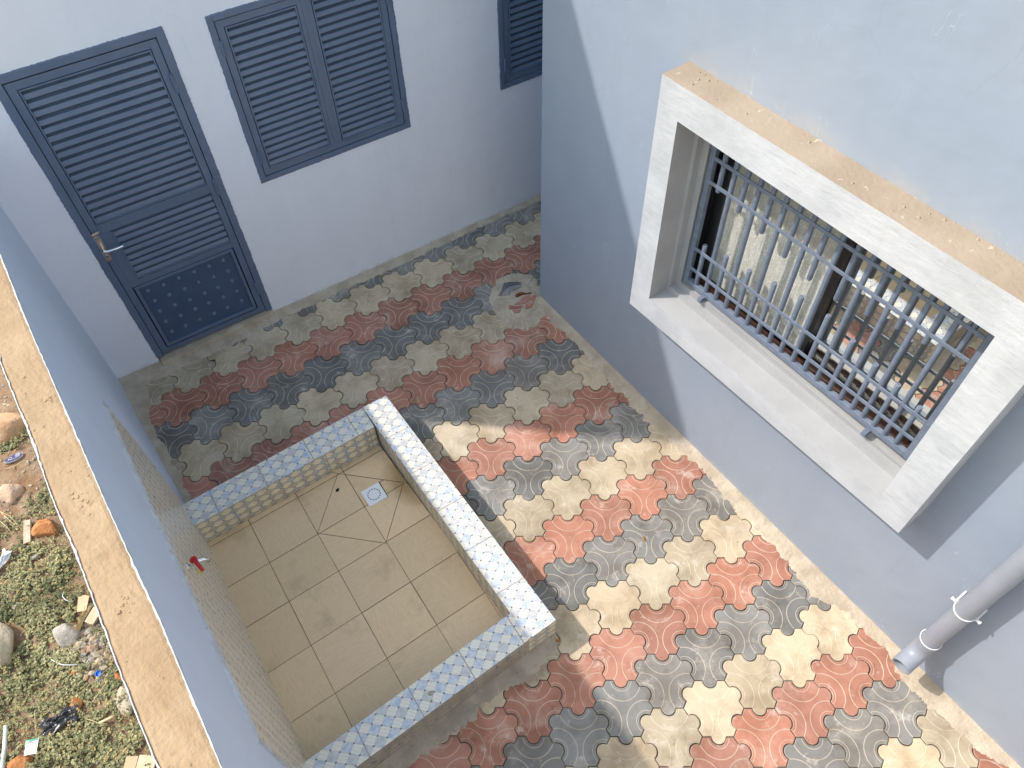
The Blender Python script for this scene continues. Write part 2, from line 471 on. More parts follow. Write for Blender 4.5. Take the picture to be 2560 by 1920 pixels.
M['glass_clean'] = glass_mat('mirror_glass', .04)
M['glass_dusty'] = glass_mat('dusty_glass', .80)

# ------------------------------------------------------------------ shared shapes
def lerp(a, b, t): return a + (b - a) * t
def interp(tab, y):
    """tab: (y, value) with falling y"""
    if y >= tab[0][0]: 
        (y0, v0), (y1, v1) = tab[0], tab[1]
    elif y <= tab[-1][0]:
        (y0, v0), (y1, v1) = tab[-2], tab[-1]
    else:
        for i in range(len(tab) - 1):
            if tab[i][0] >= y >= tab[i + 1][0]:
                (y0, v0), (y1, v1) = tab[i], tab[i + 1]; break
    return lerp(v0, v1, (y - y0) / (y1 - y0))
D = 0.938                 # plane of the house wall with the door
RA = R(3.094)             # turn of the side house
WALL_TOP = 2.0
BASE_IN = [(.963, -2.822), (.55, -2.799), (.17, -2.772), (-.18, -2.744), (-.57, -2.727), (-1.26, -2.716), (-1.98, -2.700), (-4.5, -2.645)]
TOP_IN = [(.95, -2.800), (-.21, -2.760), (-.74, -2.743), (-1.10, -2.723), (-1.56, -2.702), (-1.81, -2.687), (-2.0, -2.674), (-2.49, -2.656), (-4.5, -2.60)]
TOP_OUT = [(.95, -2.925), (-.71, -2.872), (-1.12, -2.854), (-1.45, -2.840), (-1.8, -2.821), (-2.07, -2.812), (-2.39, -2.797), (-4.5, -2.71)]
def wall_in(y, z): return lerp(interp(BASE_IN, y), interp(TOP_IN, y), min(max(z / WALL_TOP, 0), 1))
def nz(x, y=0.0, z=0.0): return noise.noise(Vector((x, y, z)))

# ------------------------------------------------------------------ ground and paving
mb = MB()
mb.quad((-400, -400, -.10), (400, -400, -.10), (400, 400, -.10), (-400, 400, -.10))
tag(mb.build('ground', M['dirt']), kind='structure')

def dirt_h(x, y):
    h = .020 * nz(x * 5, y * 5, 1.3) + .012 * nz(x * 14, y * 14, 4.1) + .007 * nz(x * 38, y * 38, 2.2)
    return h - .01
mb = MB()
nx, ny = 130, 230
x0, x1, y0, y1 = -4.6, -2.80, -2.6, 2.4
for j in range(ny + 1):
    for i in range(nx + 1):
        x, y = lerp(x0, x1, i / nx), lerp(y0, y1, j / ny)
        edge = min(i, j, ny - j) / 6.0
        mb.v.append((x, y, lerp(-.13, dirt_h(x, y), min(1, edge))))
for j in range(ny):
    for i in range(nx):
        a = j * (nx + 1) + i
        mb.f.append([a, a + 1, a + nx + 2, a + nx + 1]); mb.m.append(0); mb.c.append(None)
tag(mb.build('soil', M['dirt'], smooth=True), kind='structure')

mb = MB()
mb.quad((-2.68, -6, -.016), (1.9, -6, -.016), (1.9, 1.1, -.016), (-2.86, 1.1, -.016))
tag(mb.build('paving_bed', M['bed']), kind='structure')

# interlocking three-lobed pavers
LA, LB = Vector((-.1455, -.2318)), Vector((.1205, -.2408))
ORG = Vector((-.475, -.982))
RIN = .1357
AXIS = math.atan2(LA.y, LA.x)
def paver_outline(gap=.0020):
    r = RIN - gap
    hexR = r * 2 / math.sqrt(3)
    half = hexR / 2
    pts = []
    for k in range(6):
        a = AXIS + k * math.pi / 3
        n = Vector((math.cos(a), math.sin(a))); tg = Vector((-n.y, n.x))
        mid = n * r
        knob = (k % 2 == 0)
        rk = .0375 - gap * .7 if knob else .0375 + gap * .7
        pts.append(mid - tg * (half))
        N = 11
        for i in range(N):
            ang = math.pi * i / (N - 1)
            off = -tg * math.cos(ang) * rk + (n if knob else -n) * math.sin(ang) * rk * (1.0 if knob else .97)
            pts.append(mid + off)
    return pts
# the laid pattern is a touch tighter along the rows than across them
_i1 = Vector((math.cos(AXIS), math.sin(AXIS))) * 2 * RIN
_i2 = Vector((math.cos(AXIS + math.pi / 3), math.sin(AXIS + math.pi / 3))) * 2 * RIN
AFF = Matrix(((LA.x, LB.x), (LA.y, LB.y))) @ Matrix(((_i1.x, _i2.x), (_i1.y, _i2.y))).inverted()
OUT = paver_outline()
def offset_poly(pts, d):
    n = len(pts); res = []
    for i in range(n):
        a, b, c = pts[i - 1], pts[i], pts[(i + 1) % n]
        e1 = (b - a).normalized(); e2 = (c - b).normalized()
        nn = Vector((-(e1.y + e2.y), e1.x + e2.x))
        nn = nn.normalized() if nn.length > 1e-6 else Vector((-e1.y, e1.x))
        res.append(b + nn * d)
    return res
INN = offset_poly(OUT, .0028)
PCOL = [(.425, .197, .138), (.218, .211, .197), (.505, .415, .290)]
BAS_OUT = [(-2.73, -.392), (-2.69, -2.205), (-1.308, -2.115), (-1.393, -.337)]
BAS_IN = [(-2.72, -.562), (-2.695, -2.04), (-1.478, -1.955), (-1.56, -.512)]
def inside(poly, p):
    c = False; n = len(poly)
    for i in range(n):
        (ax, ay), (bx, by) = poly[i], poly[(i + 1) % n]
        if (ay > p[1]) != (by > p[1]) and p[0] < (bx - ax) * (p[1] - ay) / (by - ay) + ax: c = not c
    return c
mb = MB()
rng = random.Random(3)
for i in range(-16, 24):
    for j in range(-16, 24):
        c = ORG + LA * i + LB * j
        if not (-2.82 < c.x < 1.35 and -4.5 < c.y < 1.08): continue
        if c.x > .16 + .054 * -min(c.y, 0) and c.y < -.12: continue
        if inside(BAS_IN, c): continue
        base = Vector(PCOL[(i + j) % 3])
        v = rng.uniform(.80, 1.18)
        hue = rng.uniform(-.03, .035)
        base = Vector((base.x * v * (1 + hue), base.y * v, base.z * v * (1 - hue)))
        top = tuple(base) + (1,)
        lite = tuple(lerp(b, t, .50) for b, t in zip(base, (.80, .70, .56))) + (1,)
        edge = tuple(lerp(b, t, .22) for b, t in zip(base, (.78, .70, .58))) + (1,)
        side = tuple(b * .7 for b in base) + (1,)
        rot = R(rng.uniform(-.6, .6)); cr, sr = math.cos(rot), math.sin(rot)
        tx, ty, dz = rng.uniform(-.010, .010), rng.uniform(-.010, .010), rng.uniform(-.0025, .001)
        def P(q, z):
            q = AFF @ q
            x = cr * q.x - sr * q.y; y = sr * q.x + cr * q.y
            return (max(c.x + x, interp(BASE_IN, c.y + y) - .04), c.y + y, z + dz + tx * x + ty * y)
        n = len(OUT)
        sd_ = i * 7.3 + j * 3.1
        ch = [.0011 * nz(k * .9, sd_) + .0030 * max(0, nz(k * .45, sd_ + 9) - .42) * 4 for k in range(n)]      # worn and chipped arrises
        INq = [q * (1 - abs(c_) * 9) for q, c_ in zip(INN, ch)]
        OUq = [q * (1 - max(c_, 0) * 5) for q, c_ in zip(OUT, ch)]
        vs = [P(q, 0) for q in INq] + [P(q, -.003) for q in OUq] + [P(q, -.02) for q in OUq]
        b = len(mb.v); mb.v += vs
        mb.f.append([b + k for k in range(n)]); mb.m.append(0); mb.c.append(top)
        for k in range(n):
            k2 = (k + 1) % n
            mb.f.append([b + n + k, b + n + k2, b + k2, b + k]); mb.m.append(0); mb.c.append(edge)
            mb.f.append([b + 2 * n + k, b + 2 * n + k2, b + n + k2, b + n + k]); mb.m.append(0); mb.c.append(side)
        for k in (1, 3, 5):                      # raised rings round each socket
            a = AXIS + k * math.pi / 3
            nn = Vector((math.cos(a), math.sin(a)))
            mid = nn * RIN
            for rad, w, hgt in ((.1040, .0030, .0024), (.0550, .0024, .0020)):
                span = R(70) if rad > .06 else R(83)
                N = 20
                rows = []
                for s in range(N + 1):
                    ang = a + math.pi - span + 2 * span * s / N
                    dv = Vector((math.cos(ang), math.sin(ang)))
                    rows.append((P(mid + dv * (rad - w), -.0004), P(mid + dv * rad, hgt), P(mid + dv * (rad + w), -.0004)))
                b = len(mb.v)
                for rw in rows: mb.v += list(rw)
                for s in range(N):
                    q = b + s * 3
                    mb.f.append([q, q + 1, q + 4, q + 3]); mb.m.append(0); mb.c.append(lite)
                    mb.f.append([q + 1, q + 2, q + 5, q + 4]); mb.m.append(0); mb.c.append(lite)
tag(mb.build('paving', M['paver'], cols=True), kind='structure')

# mortar haunching along the walls: a ragged strip that laps onto the pavers
def strip(name, mat, path, width, h_in=.022, seed=0.0, jag=.018, to_world=None, z_out=.0045):
    """path: [(x, y)] along the wall foot, width: [(t, w)]; side = left of travel"""
    pts = []
    L = [0.0]
    for a, b in zip(path, path[1:]): L.append(L[-1] + math.dist(a, b))
    n = int(L[-1] / .008)
    mb = MB()
    K = 7
    for i in range(n + 1):
        s = L[-1] * i / n
        k = max(q for q in range(len(path) - 1) if L[q] <= s + 1e-9)
        t = (s - L[k]) / max(L[k + 1] - L[k], 1e-9)
        p = Vector((lerp(path[k][0], path[k + 1][0], t), lerp(path[k][1], path[k + 1][1], t)))
        dr = (Vector(path[k + 1]) - Vector(path[k])).normalized()
        nn = Vector((-dr.y, dr.x))
        f = s / L[-1]
        w = width[0][1]
        for (ta, wa), (tb, wb) in zip(width, width[1:]):
            if ta <= f <= tb: w = lerp(wa, wb, (f - ta) / max(tb - ta, 1e-9))
        w += jag * (1.6 * nz(s * 9, seed) + 1.1 * nz(s * 28, seed + 5) + .7 * nz(s * 80, seed + 9))
        w = max(w, .012)
        for q in range(K + 1):
            u = q / K
            g = p + nn * (w * u) - nn * .01 * (q == 0)
            z = lerp(h_in, z_out, u ** .7) + .004 * nz(g.x * 40, g.y * 40, seed) * (q < K)
            if q == K: z = -.006
            if q == K - 1: z = max(z, z_out)
            mb.v.append((g.x, g.y, z))
    for i in range(n):
        for q in range(K):
            a = i * (K + 1) + q
            mb.f.append([a, a + K + 1, a + K + 2, a + 1]); mb.m.append(0); mb.c.append(None)
    o = mb.build(name, mat, smooth=True)
    return tag(o, kind='structure')
def sg(x, y):
    c, s = math.cos(RA), math.sin(RA)
    return (c * x - s * y, s * x + c * y)
strip('mortar_edge', M['mortar'], [sg(0, -6), sg(0, 0)],
      [(0, .06), (.36, .06), (.40, .105), (.43, .115), (.455, .13), (.475, .055), (.52, .072), (.55, .135), (.585, .115), (.62, .085), (.65, .10), (.70, .07), (.77, .09), (.82, .11), (.90, .07), (1, .08)], seed=1.0, jag=.022)
strip('mortar_edge', M['mortar'], [(2.2, D), (-2.82, D)],
      [(0, .03), (.45, .05), (.55, .07), (.66, .075), (.76, .085), (.88, .13), (1, .14)], seed=4.0, jag=.012)
strip('mortar_edge', M['mortar'], [(-2.818, D - .005), (-2.772, .17), (-2.735, -.39)],
      [(0, .14), (.2, .12), (.35, .045), (.5, .06), (.62, .055), (1, .05)], h_in=.028, seed=7.0, jag=.012)
strip('mortar_edge', M['mortar_dark'], [(-2.69, -2.205), (-1.308, -2.115)][::-1],
      [(0, .045), (.15, .11), (.3, .075), (.5, .10), (.7, .085), (1, .09)], h_in=.03, seed=9.0, jag=.02)
strip('mortar_edge', M['mortar_dark'], [(-1.308, -2.115), (-1.393, -.337)][::-1][::-1],
      [(0, .03), (1, .02)], h_in=.012, seed=12.0, jag=.006)

# ------------------------------------------------------------------ house with the door
house = empty('courtyard_house', (-2.96, D, 0))
tag(house, 'pale blue-grey rendered house with a navy louvred steel door and shuttered windows', 'house')
def child(o, root):
    """keep world-space mesh data under a root that stands elsewhere"""
    o.parent = root
    o.matrix_parent_inverse = Matrix.Translation(root.location).inverted() if root.rotation_euler.z == 0 else Matrix.Identity(4)
    return o

def panel_cells(us, vs, openings):
    us = sorted(set(us)); vs = sorted(set(vs))
    for a, b in zip(us, us[1:]):
        for c, d in zip(vs, vs[1:]):
            mu, mv = (a + b) / 2, (c + d) / 2
            if any(o[0] < mu < o[1] and o[2] < mv < o[3] for o in openings): continue
            yield a, b, c, d
DX0, DX1, DZ0, DZ1 = -2.535, -1.697, .056, 2.158
W1 = (-1.475, -.423, 1.072, 2.138)
W2 = (.288, 1.34, 1.088, 2.15)
openings = [(DX0 + .004, DX1 - .004, -1, DZ1 - .004), (W1[0] + .004, W1[1] - .004, W1[2] + .004, W1[3] - .004), (W2[0] + .004, W2[1] - .004, W2[2] + .004, W2[3] - .004)]
mb = MB()
us, vs = [-2.96, 6.0], [-.1, 4.29]
for o in openings: us += [o[0], o[1]]; vs += [max(o[2], -.1), o[3]]
for a, b, c, d in panel_cells(us, vs, openings):
    mb.quad((a, D, c), (b, D, c), (b, D, d), (a, D, d))
for (a, b, c, d) in openings:
    c = max(c, -.1); y1 = D + .16
    mb.quad((a, D, c), (a, D, d), (a, y1, d), (a, y1, c)); mb.quad((b, D, d), (b, D, c), (b, y1, c), (b, y1, d))
    mb.quad((a, D, d), (b, D, d), (b, y1, d), (a, y1, d)); mb.quad((b, D, c), (a, D, c), (a, y1, c), (b, y1, c))
    mb.quad((a, y1, c), (a, y1, d), (b, y1, d), (b, y1, c), 1)
mb.quad((-2.96, 7, -.1), (-2.96, D, -.1), (-2.96, D, 4.29), (-2.96, 7, 4.29))
mb.quad((6, D, -.1), (6, 7, -.1), (6, 7, 4.29), (6, D, 4.29))
mb.quad((6, 7, -.1), (-2.96, 7, -.1), (-2.96, 7, 4.29), (6, 7, 4.29))
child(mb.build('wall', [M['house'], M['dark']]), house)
mb = MB(); mb.quad((-2.96, D, 4.29), (6, D, 4.29), (6, 7, 4.29), (-2.96, 7, 4.29))
child(mb.build('roof', M['mortar']), house)

def ragged_paint(mb, x0, x1, z0, z1, w, seed, bottom=True):
    """paint carried over from the steel onto the render: uneven edge, 2 mm proud"""
    y = D - .002
    def side(p0, p1, nrm, sd):
        L = math.dist(p0, p1); n = max(2, int(L / .007))
        prev = None
        for i in range(n + 1):
            t = i / n
            q = (lerp(p0[0], p1[0], t), lerp(p0[1], p1[1], t))
            ww = max(.001, w * (.40 + .45 * nz(t * L * 4.3, sd) + .35 * nz(t * L * 17, sd + 3) + .45 * nz(t * L * 71, sd + 6)))
            a, b = (q[0], y, q[1]), (q[0] + nrm[0] * ww, y + .0016, q[1] + nrm[1] * ww)
            if prev: mb.add([prev[0], a, b, prev[1]], [(0, 1, 2, 3), (3, 2, 1, 0)][:1])
            prev = (a, b)
    side((x0, z0), (x0, z1), (-1, 0), seed); side((x1, z1), (x1, z0), (1, 0), seed + 2)
    side((x0, z1), (x1, z1), (0, 1), seed + 4)
    if bottom: side((x1, z0), (x0, z0), (0, -1), seed + 6)

def ring(mb, x0, x1, z0, z1, w, yf, yb, wb=None, mi=0, wt=None):
    wb = w if wb is None else wb
    wt = w if wt is None else wt
    mb.box(x0, x0 + w, yf, yb, z0, z1, mi); mb.box(x1 - w, x1, yf, yb, z0, z1, mi)
    mb.box(x0 + w, x1 - w, yf + .0006, yb, z1 - wt, z1, mi)
    if wb: mb.box(x0 + w, x1 - w, yf + .0006, yb, z0, z0 + wb, mi)

def louvres(mb, x0, x1, z0, z1, n, yf, mi=0):
    """sloping steel blades, lower edge outward, a small return lip on top"""
    p = (z1 - z0) / n
    for i in range(n):
        zt = z1 - p * i
        jit = random.uniform(-.0018, .0018)
        # blade: flat outer band then folded in
        a = zt - p * .44 + jit; b = zt - p * .97 + jit
        prof = [(yf + .062, zt + p * .16), (yf + .017, a + .001), (yf + .009, a), (yf + .0065, a - p * .07), (yf + .0005, b + p * .05), (yf + .001, b), (yf + .005, b - .001), (yf + .014, a - p * .12), (yf + .062, zt + p * .08)]
        n_ = len(prof)
        vs = [(x0, q[0], q[1]) for q in prof] + [(x1, q[0], q[1]) for q in prof]
        fs = [(k, (k + 1) % n_, n_ + (k + 1) % n_, n_ + k) for k in range(n_)]
        fs += [tuple(range(n_)), tuple(reversed(range(n_, 2 * n_)))]
        mb.add(vs, [tuple(reversed(f)) for f in fs], mi)

# door
mb = MB()
ring(mb, DX0, DX1, DZ0, DZ1, .042, D - .007, D + .05, wb=0)
ragged_paint(mb, DX0, DX1, DZ0, DZ1, .008, 11, False)
door = child(mb.build('door', M['navy'], bevel=.002), house)
lx0, lx1, lz0, lz1 = DX0 + .0455, DX1 - .0455, DZ0 + .006, DZ1 - .052
mb = MB()
yf = D + .002
ring(mb, lx0, lx1, lz0, lz1, .042, yf, yf + .04)                                   # stiles and rails
mb.box(lx0 + .042, lx1 - .042, yf + .001, yf + .04, 1.135, 1.200)                   # lock rail
mb.box(lx0 + .042, lx0 + .098, yf + .0012, yf + .04, .735, 1.135)                   # lock plate
mb.box(lx0 + .042, lx1 - .042, yf + .001, yf + .04, .690, .735)
mb.box(lx0 + .098, lx0 + .106, yf - .003, yf + .03, .742, 1.128)                    # folded beads round the lower louvres
mb.box(lx0 + .106, lx1 - .046, yf - .003, yf + .03, .742, .750)
ring(mb, lx0 + .046, lx1 - .046, 1.206, lz1 - .046, .008, yf - .003, yf + .03)
ring(mb, lx0 + .050, lx1 - .050, lz0 + .055, .686, .020, yf - .004, yf + .016)      # raised frame of the plate
leaf = child(mb.build('leaf', M['navy'], bevel=.0018), house)
leaf.parent = door; leaf.matrix_parent_inverse = Matrix.Identity(4)
def sub(o, par):
    o.parent = par
    o.matrix_parent_inverse = Matrix.Identity(4)
    return o
mb = MB(); louvres(mb, lx0 + .053, lx1 - .053, 1.213, lz1 - .052, 17, yf)
sub(mb.build('louvre_panel', M['navy']), door)
mb = MB(); louvres(mb, lx0 + .106, lx1 - .045, .752, 1.132, 8, yf)
sub(mb.build('louvre_panel', M['navy']), door)
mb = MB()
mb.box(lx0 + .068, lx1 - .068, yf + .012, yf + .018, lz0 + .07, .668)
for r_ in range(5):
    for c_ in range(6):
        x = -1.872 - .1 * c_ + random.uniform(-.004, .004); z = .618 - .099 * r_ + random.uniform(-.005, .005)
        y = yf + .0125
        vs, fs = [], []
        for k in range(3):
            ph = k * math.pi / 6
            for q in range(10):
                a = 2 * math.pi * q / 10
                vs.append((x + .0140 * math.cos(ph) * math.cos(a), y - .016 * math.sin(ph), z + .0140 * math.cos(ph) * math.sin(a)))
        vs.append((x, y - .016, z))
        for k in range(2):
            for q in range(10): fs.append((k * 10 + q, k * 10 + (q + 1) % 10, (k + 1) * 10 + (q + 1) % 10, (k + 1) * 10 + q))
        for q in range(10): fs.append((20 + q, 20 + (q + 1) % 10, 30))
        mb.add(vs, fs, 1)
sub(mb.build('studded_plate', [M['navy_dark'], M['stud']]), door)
for z in (1.86, 1.17, .30):
    mb = MB(); mb.tube([(DX1 - .047, D - .011, z - .055), (DX1 - .047, D - .011, z + .055)], .008, 10)
    sub(mb.build('hinge', M['navy']), door)
mb = MB()
hx = lx0 + .012
mb.box(hx - .017, hx + .017, yf - .006, yf, .948, 1.136, 1)
mb.tube([(hx, yf - .006, 1.050), (hx, yf - .045, 1.050)], .010, 12)
mb.tube([(hx, yf - .045, 1.050), (hx + .02, yf - .052, 1.048), (hx + .06, yf - .052, 1.046), (hx + .108, yf - .047, 1.044)], .007, 10, radii=[.010, .009, .0075, .006])
mb.tube([(hx, yf - .010, .985), (hx, yf - .006, .985)], .008, 12)
mb.box(hx - .016, hx + .016, yf - .0075, yf - .006, 1.118, 1.134, 0)
sub(mb.build('handle', [M['chrome'], M['plate']]), door)
mb = MB()
mb.add([(hx - .028, yf - .004, 1.142), (hx + .022, yf - .0045, 1.150), (hx + .030, yf - .014, 1.172), (hx - .012, yf - .010, 1.166)], [(0, 1, 2, 3), (3, 2, 1, 0)])
sub(mb.build('tape', M['tape']), door)
mb = MB()
mb.hexa([(DX0 + .01, D - .062, -.01), (DX1 - .0, D - .040, -.01), (DX1 - .0, D + .06, -.01), (DX0 + .01, D + .06, -.01)],
        [(DX0 + .01, D - .050, .043), (DX1 - .0, D - .030, .046), (DX1 - .0, D + .06, .050), (DX0 + .01, D + .06, .048)])
child(mb.build('threshold', M['mortar'], bevel=.006), house)

def shutter_window(wx, seed):
    x0, x1, z0, z1 = wx
    mb = MB()
    ring(mb, x0, x1, z0, z1, .034, D - .006, D + .05)
    ragged_paint(mb, x0, x1, z0, z1, .009, seed)
    fr = child(mb.build('window', M['navy'], bevel=.002), house)
    xm = (x0 + x1) / 2 + .006
    for a, b, hs in ((x0 + .039, xm - .003, -1), (xm + .003, x1 - .039, 1)):
        m2 = MB()
        zA, zB = z0 + .040, z1 - .040
        ring(m2, a, b, zA, zB, .038, D + .002, D + .038)
        ring(m2, a + .042, b - .042, zA + .042, zB - .042, .008, D - .002, D + .03)
        louvres(m2, a + .048, b - .048, zA + .052, zB - .052, 19, D + .003)
        if hs < 0: m2.box(b - .012, b + .010, D - .003, D + .001, zA + .01, zB - .01)
        sh = sub(m2.build('shutter', M['navy'], bevel=0), fr)
        hx_ = a - .004 if hs < 0 else b + .004
        for z in (zA + .14, zB - .14):
            m3 = MB(); m3.tube([(hx_, D - .010, z - .045), (hx_, D - .010, z + .045)], .007, 10)
            sub(m3.build('hinge', M['navy']), fr)
    return fr
shutter_window(W1, 31)
shutter_window(W2, 47)

# ------------------------------------------------------------------ side house (own axes: x into the house, y along the wall)
side = empty('side_house', (0, 0, 0), RA)
tag(side, 'pale grey rendered house with a barred window in a thick white surround', 'house')
OP = (-2.672, -1.238, 1.176, 2.165)      # window opening: y0, y1, z0, z1
mb = MB()
us, vs = [-9.0, 0.0, OP[0], OP[1]], [-.1, 4.6, OP[2], OP[3]]
for a, b, c, d in panel_cells(us, vs, [OP]):
    mb.quad((0, b, c), (0, a, c), (0, a, d), (0, b, d))
T = .17
a, b, c, d = OP
mb.quad((0, a, c), (0, b, c), (T, b, c), (T, a, c), 1); mb.quad((0, b, d), (0, a, d), (T, a, d), (T, b, d), 1)
mb.quad((0, b, c), (0, b, d), (T, b, d), (T, b, c), 1); mb.quad((0, a, d), (0, a, c), (T, a, c), (T, a, d), 1)
mb.quad((0, 0, -.1), (6, 0, -.1), (6, 0, 4.6), (0, 0, 4.6)); mb.quad((6, 0, -.1), (6, -9, -.1), (6, -9, 4.6), (6, 0, 4.6))
mb.quad((6, -9, -.1), (0, -9, -.1), (0, -9, 4.6), (6, -9, 4.6))
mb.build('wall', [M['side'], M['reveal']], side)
mb = MB(); mb.quad((0, -9, 4.6), (6, -9, 4.6), (6, 0, 4.6), (0, 0, 4.6)); mb.build('roof', M['mortar'], side)
mb = MB()      # dim room behind the window
mb.quad((2.6, -4, .0), (2.6, 0 - .2, .0), (2.6, -.2, 3.4), (2.6, -4, 3.4)); mb.quad((T, -4, 3.4), (2.6, -4, 3.4), (2.6, -.2, 3.4), (T, -.2, 3.4))
mb.quad((T, -4, 0), (2.6, -4, 0), (2.6, -4, 3.4), (T, -4, 3.4)); mb.quad((2.6, -.2, 0), (T, -.2, 0), (T, -.2, 3.4), (2.6, -.2, 3.4))
mb.quad((2.6, -4, 0), (T, -4, 0), (T, -.2, 0), (2.6, -.2, 0))
mb.build('room', M['dark'], side)
# surround: a cast ring standing out from the wall
PX = -.156
O_ = [(-1.040, .940), (-2.835, 1.010), (-2.842, 2.372), (-1.040, 2.343)]      # y, z outer, going round
I_ = [(-1.177, 1.093), (-2.690, 1.120), (-2.684, 2.198), (-1.166, 2.183)]
J_ = [(-1.205, 1.140), (-2.676, 1.165), (-2.672, 2.168), (-1.200, 2.160)]      # inner edge at the wall
OC = [(OP[1] - .002, OP[2] + .002), (OP[0] + .002, OP[2] + .002), (OP[0] + .002, OP[3] - .002), (OP[1] - .002, OP[3] - .002)]
mb = MB()
for k in range(4):
    k2 = (k + 1) % 4
    mb.quad((PX, *O_[k2]), (PX, *O_[k]), (PX, *I_[k]), (PX, *I_[k2]), 0)
    mb.quad((PX, *I_[k2]), (PX, *I_[k]), (-.045, *[lerp(p, q, .45) for p, q in zip(I_[k], J_[k])]), (-.045, *[lerp(p, q, .45) for p, q in zip(I_[k2], J_[k2])]), 2)
    A = [lerp(p, q, .45) for p, q in zip(I_[k], J_[k])]; B = [lerp(p, q, .45) for p, q in zip(I_[k2], J_[k2])]
    mb.quad((-.045, *B), (-.045, *A), (-.040, *J_[k]), (-.040, *J_[k2]), 2)
    mb.quad((-.040, *J_[k2]), (-.040, *J_[k]), (-.003, *J_[k]), (-.003, *J_[k2]), 2)
    mb.quad((.002, *O_[k]), (.002, *O_[k2]), (PX, *O_[k2]), (PX, *O_[k]), 1 if k == 2 else 0)
    mb.quad((-.003, *J_[k2]), (-.003, *J_[k]), (-.003, *OC[k]), (-.003, *OC[k2]), 2)
# blobs of mortar left on the ledge
rng = random.Random(5)
for k in range(26):
    y = rng.uniform(-2.78, -1.1); x = rng.uniform(-.14, -.01); z = lerp(2.343, 2.372, (y + 1.04) / -1.8)
    s_ = rng.uniform(.003, .008)
    mb.hexa([(x - s_, y - s_ * 1.4, z - .002), (x + s_, y - s_, z - .002), (x + s_ * .8, y + s_ * 1.3, z - .002), (x - s_, y + s_, z - .002)],
            [(x - s_ * .5, y - s_ * .6, z + s_ * .7), (x + s_ * .5, y - s_ * .4, z + s_ * .6), (x + s_ * .3, y + s_ * .6, z + s_ * .8), (x - s_ * .4, y + s_ * .5, z + s_ * .5)], 1)
sur = mb.build('window_surround', [M['white'], M['tan'], M['reveal']], side)

# grille
GX = .020
GY0, GY1 = -2.658, -1.245
def gz(y, a, b): return lerp(a, b, (y + 1.245) / (GY0 + 1.245))
RAILS = [(2.118, 2.150), (1.983, 2.020), (1.853, 1.889), (1.440, 1.489), (1.305, 1.354), (1.203, 1.243)]
def bar_strip(mb, y0, y1, za, zb, h, x0, x1):
    lo = [(x0, y0, gz(y0, za, zb) - h), (x1, y0, gz(y0, za, zb) - h), (x1, y1, gz(y1, za, zb) - h), (x0, y1, gz(y1, za, zb) - h)]
    hi = [(p[0], p[1], p[2] + 2 * h) for p in lo]
    mb.hexa(lo, hi)
mb = MB()
for i, (za, zb) in enumerate(RAILS):
    h = .016 if i in (0, 5) else .0095
    bar_strip(mb, GY0 + .030, GY1 - .030, za, zb, h, GX - (.013 if i in (0, 5) else .0145), GX + (.013 if i in (0, 5) else -.0075))
for y0, y1 in ((GY0, GY0 + .030), (GY1 - .030, GY1)):
    zb0, zt0 = gz(y0, 1.203, 1.243) - .016, gz(y0, 2.118, 2.150) + .016
    mb.box(GX - .014, GX + .014, y0, y1, zb0, zt0)
for y, z in ((-1.40, 1.170), (-2.45, 1.195)):                                   # fixing lugs on the sill
    mb.box(GX - .045, GX + .004, y - .012, y + .012, z, z + .030)
mb.box(GX - .01, GX + .006, GY1, GY1 + .028, 1.395, 1.425); mb.box(GX - .01, GX + .006, GY1, GY1 + .028, 2.01, 2.04)
gr = mb.build('window_grille', M['grille'], side, bevel=.002)
STUB_Y = [-1.325, -1.464, -1.610, -1.757, -1.906, -2.055, -2.201, -2.335, -2.455, -2.574]
STUB_UP = [1.822, 1.799, 1.780, 1.745, 1.726, 1.723, 1.760, 1.800, 1.821, 1.860]
STUB_LO = [1.491, 1.523, 1.545, 1.581, 1.617, 1.625, 1.596, 1.567, 1.552, 1.526]
def bar(name, y, z0, z1):
    m = MB(); m.tube([(GX, y, z0), (GX, y, z0 + .004), (GX, y, z1 - .004), (GX, y, z1)], .0125, 12, radii=[.0108, .0125, .0125, .0108])
    o = m.build(name, M['grille'], gr)
    for p in o.data.polygons:
        if len(p.vertices) == 4: p.use_smooth = True
for y, u, l_ in zip(STUB_Y, STUB_UP, STUB_LO):
    bar('short_bar', y, u, gz(y, 2.118, 2.150) - .010)
    bar('short_bar', y, gz(y, 1.203, 1.243) + .010, l_)
for ya, yb in zip(STUB_Y, STUB_Y[1:]):
    y = (ya + yb) / 2
    bar('bar', y, gz(y, 1.203, 1.243) + .010, gz(y, 2.118, 2.150) - .010)

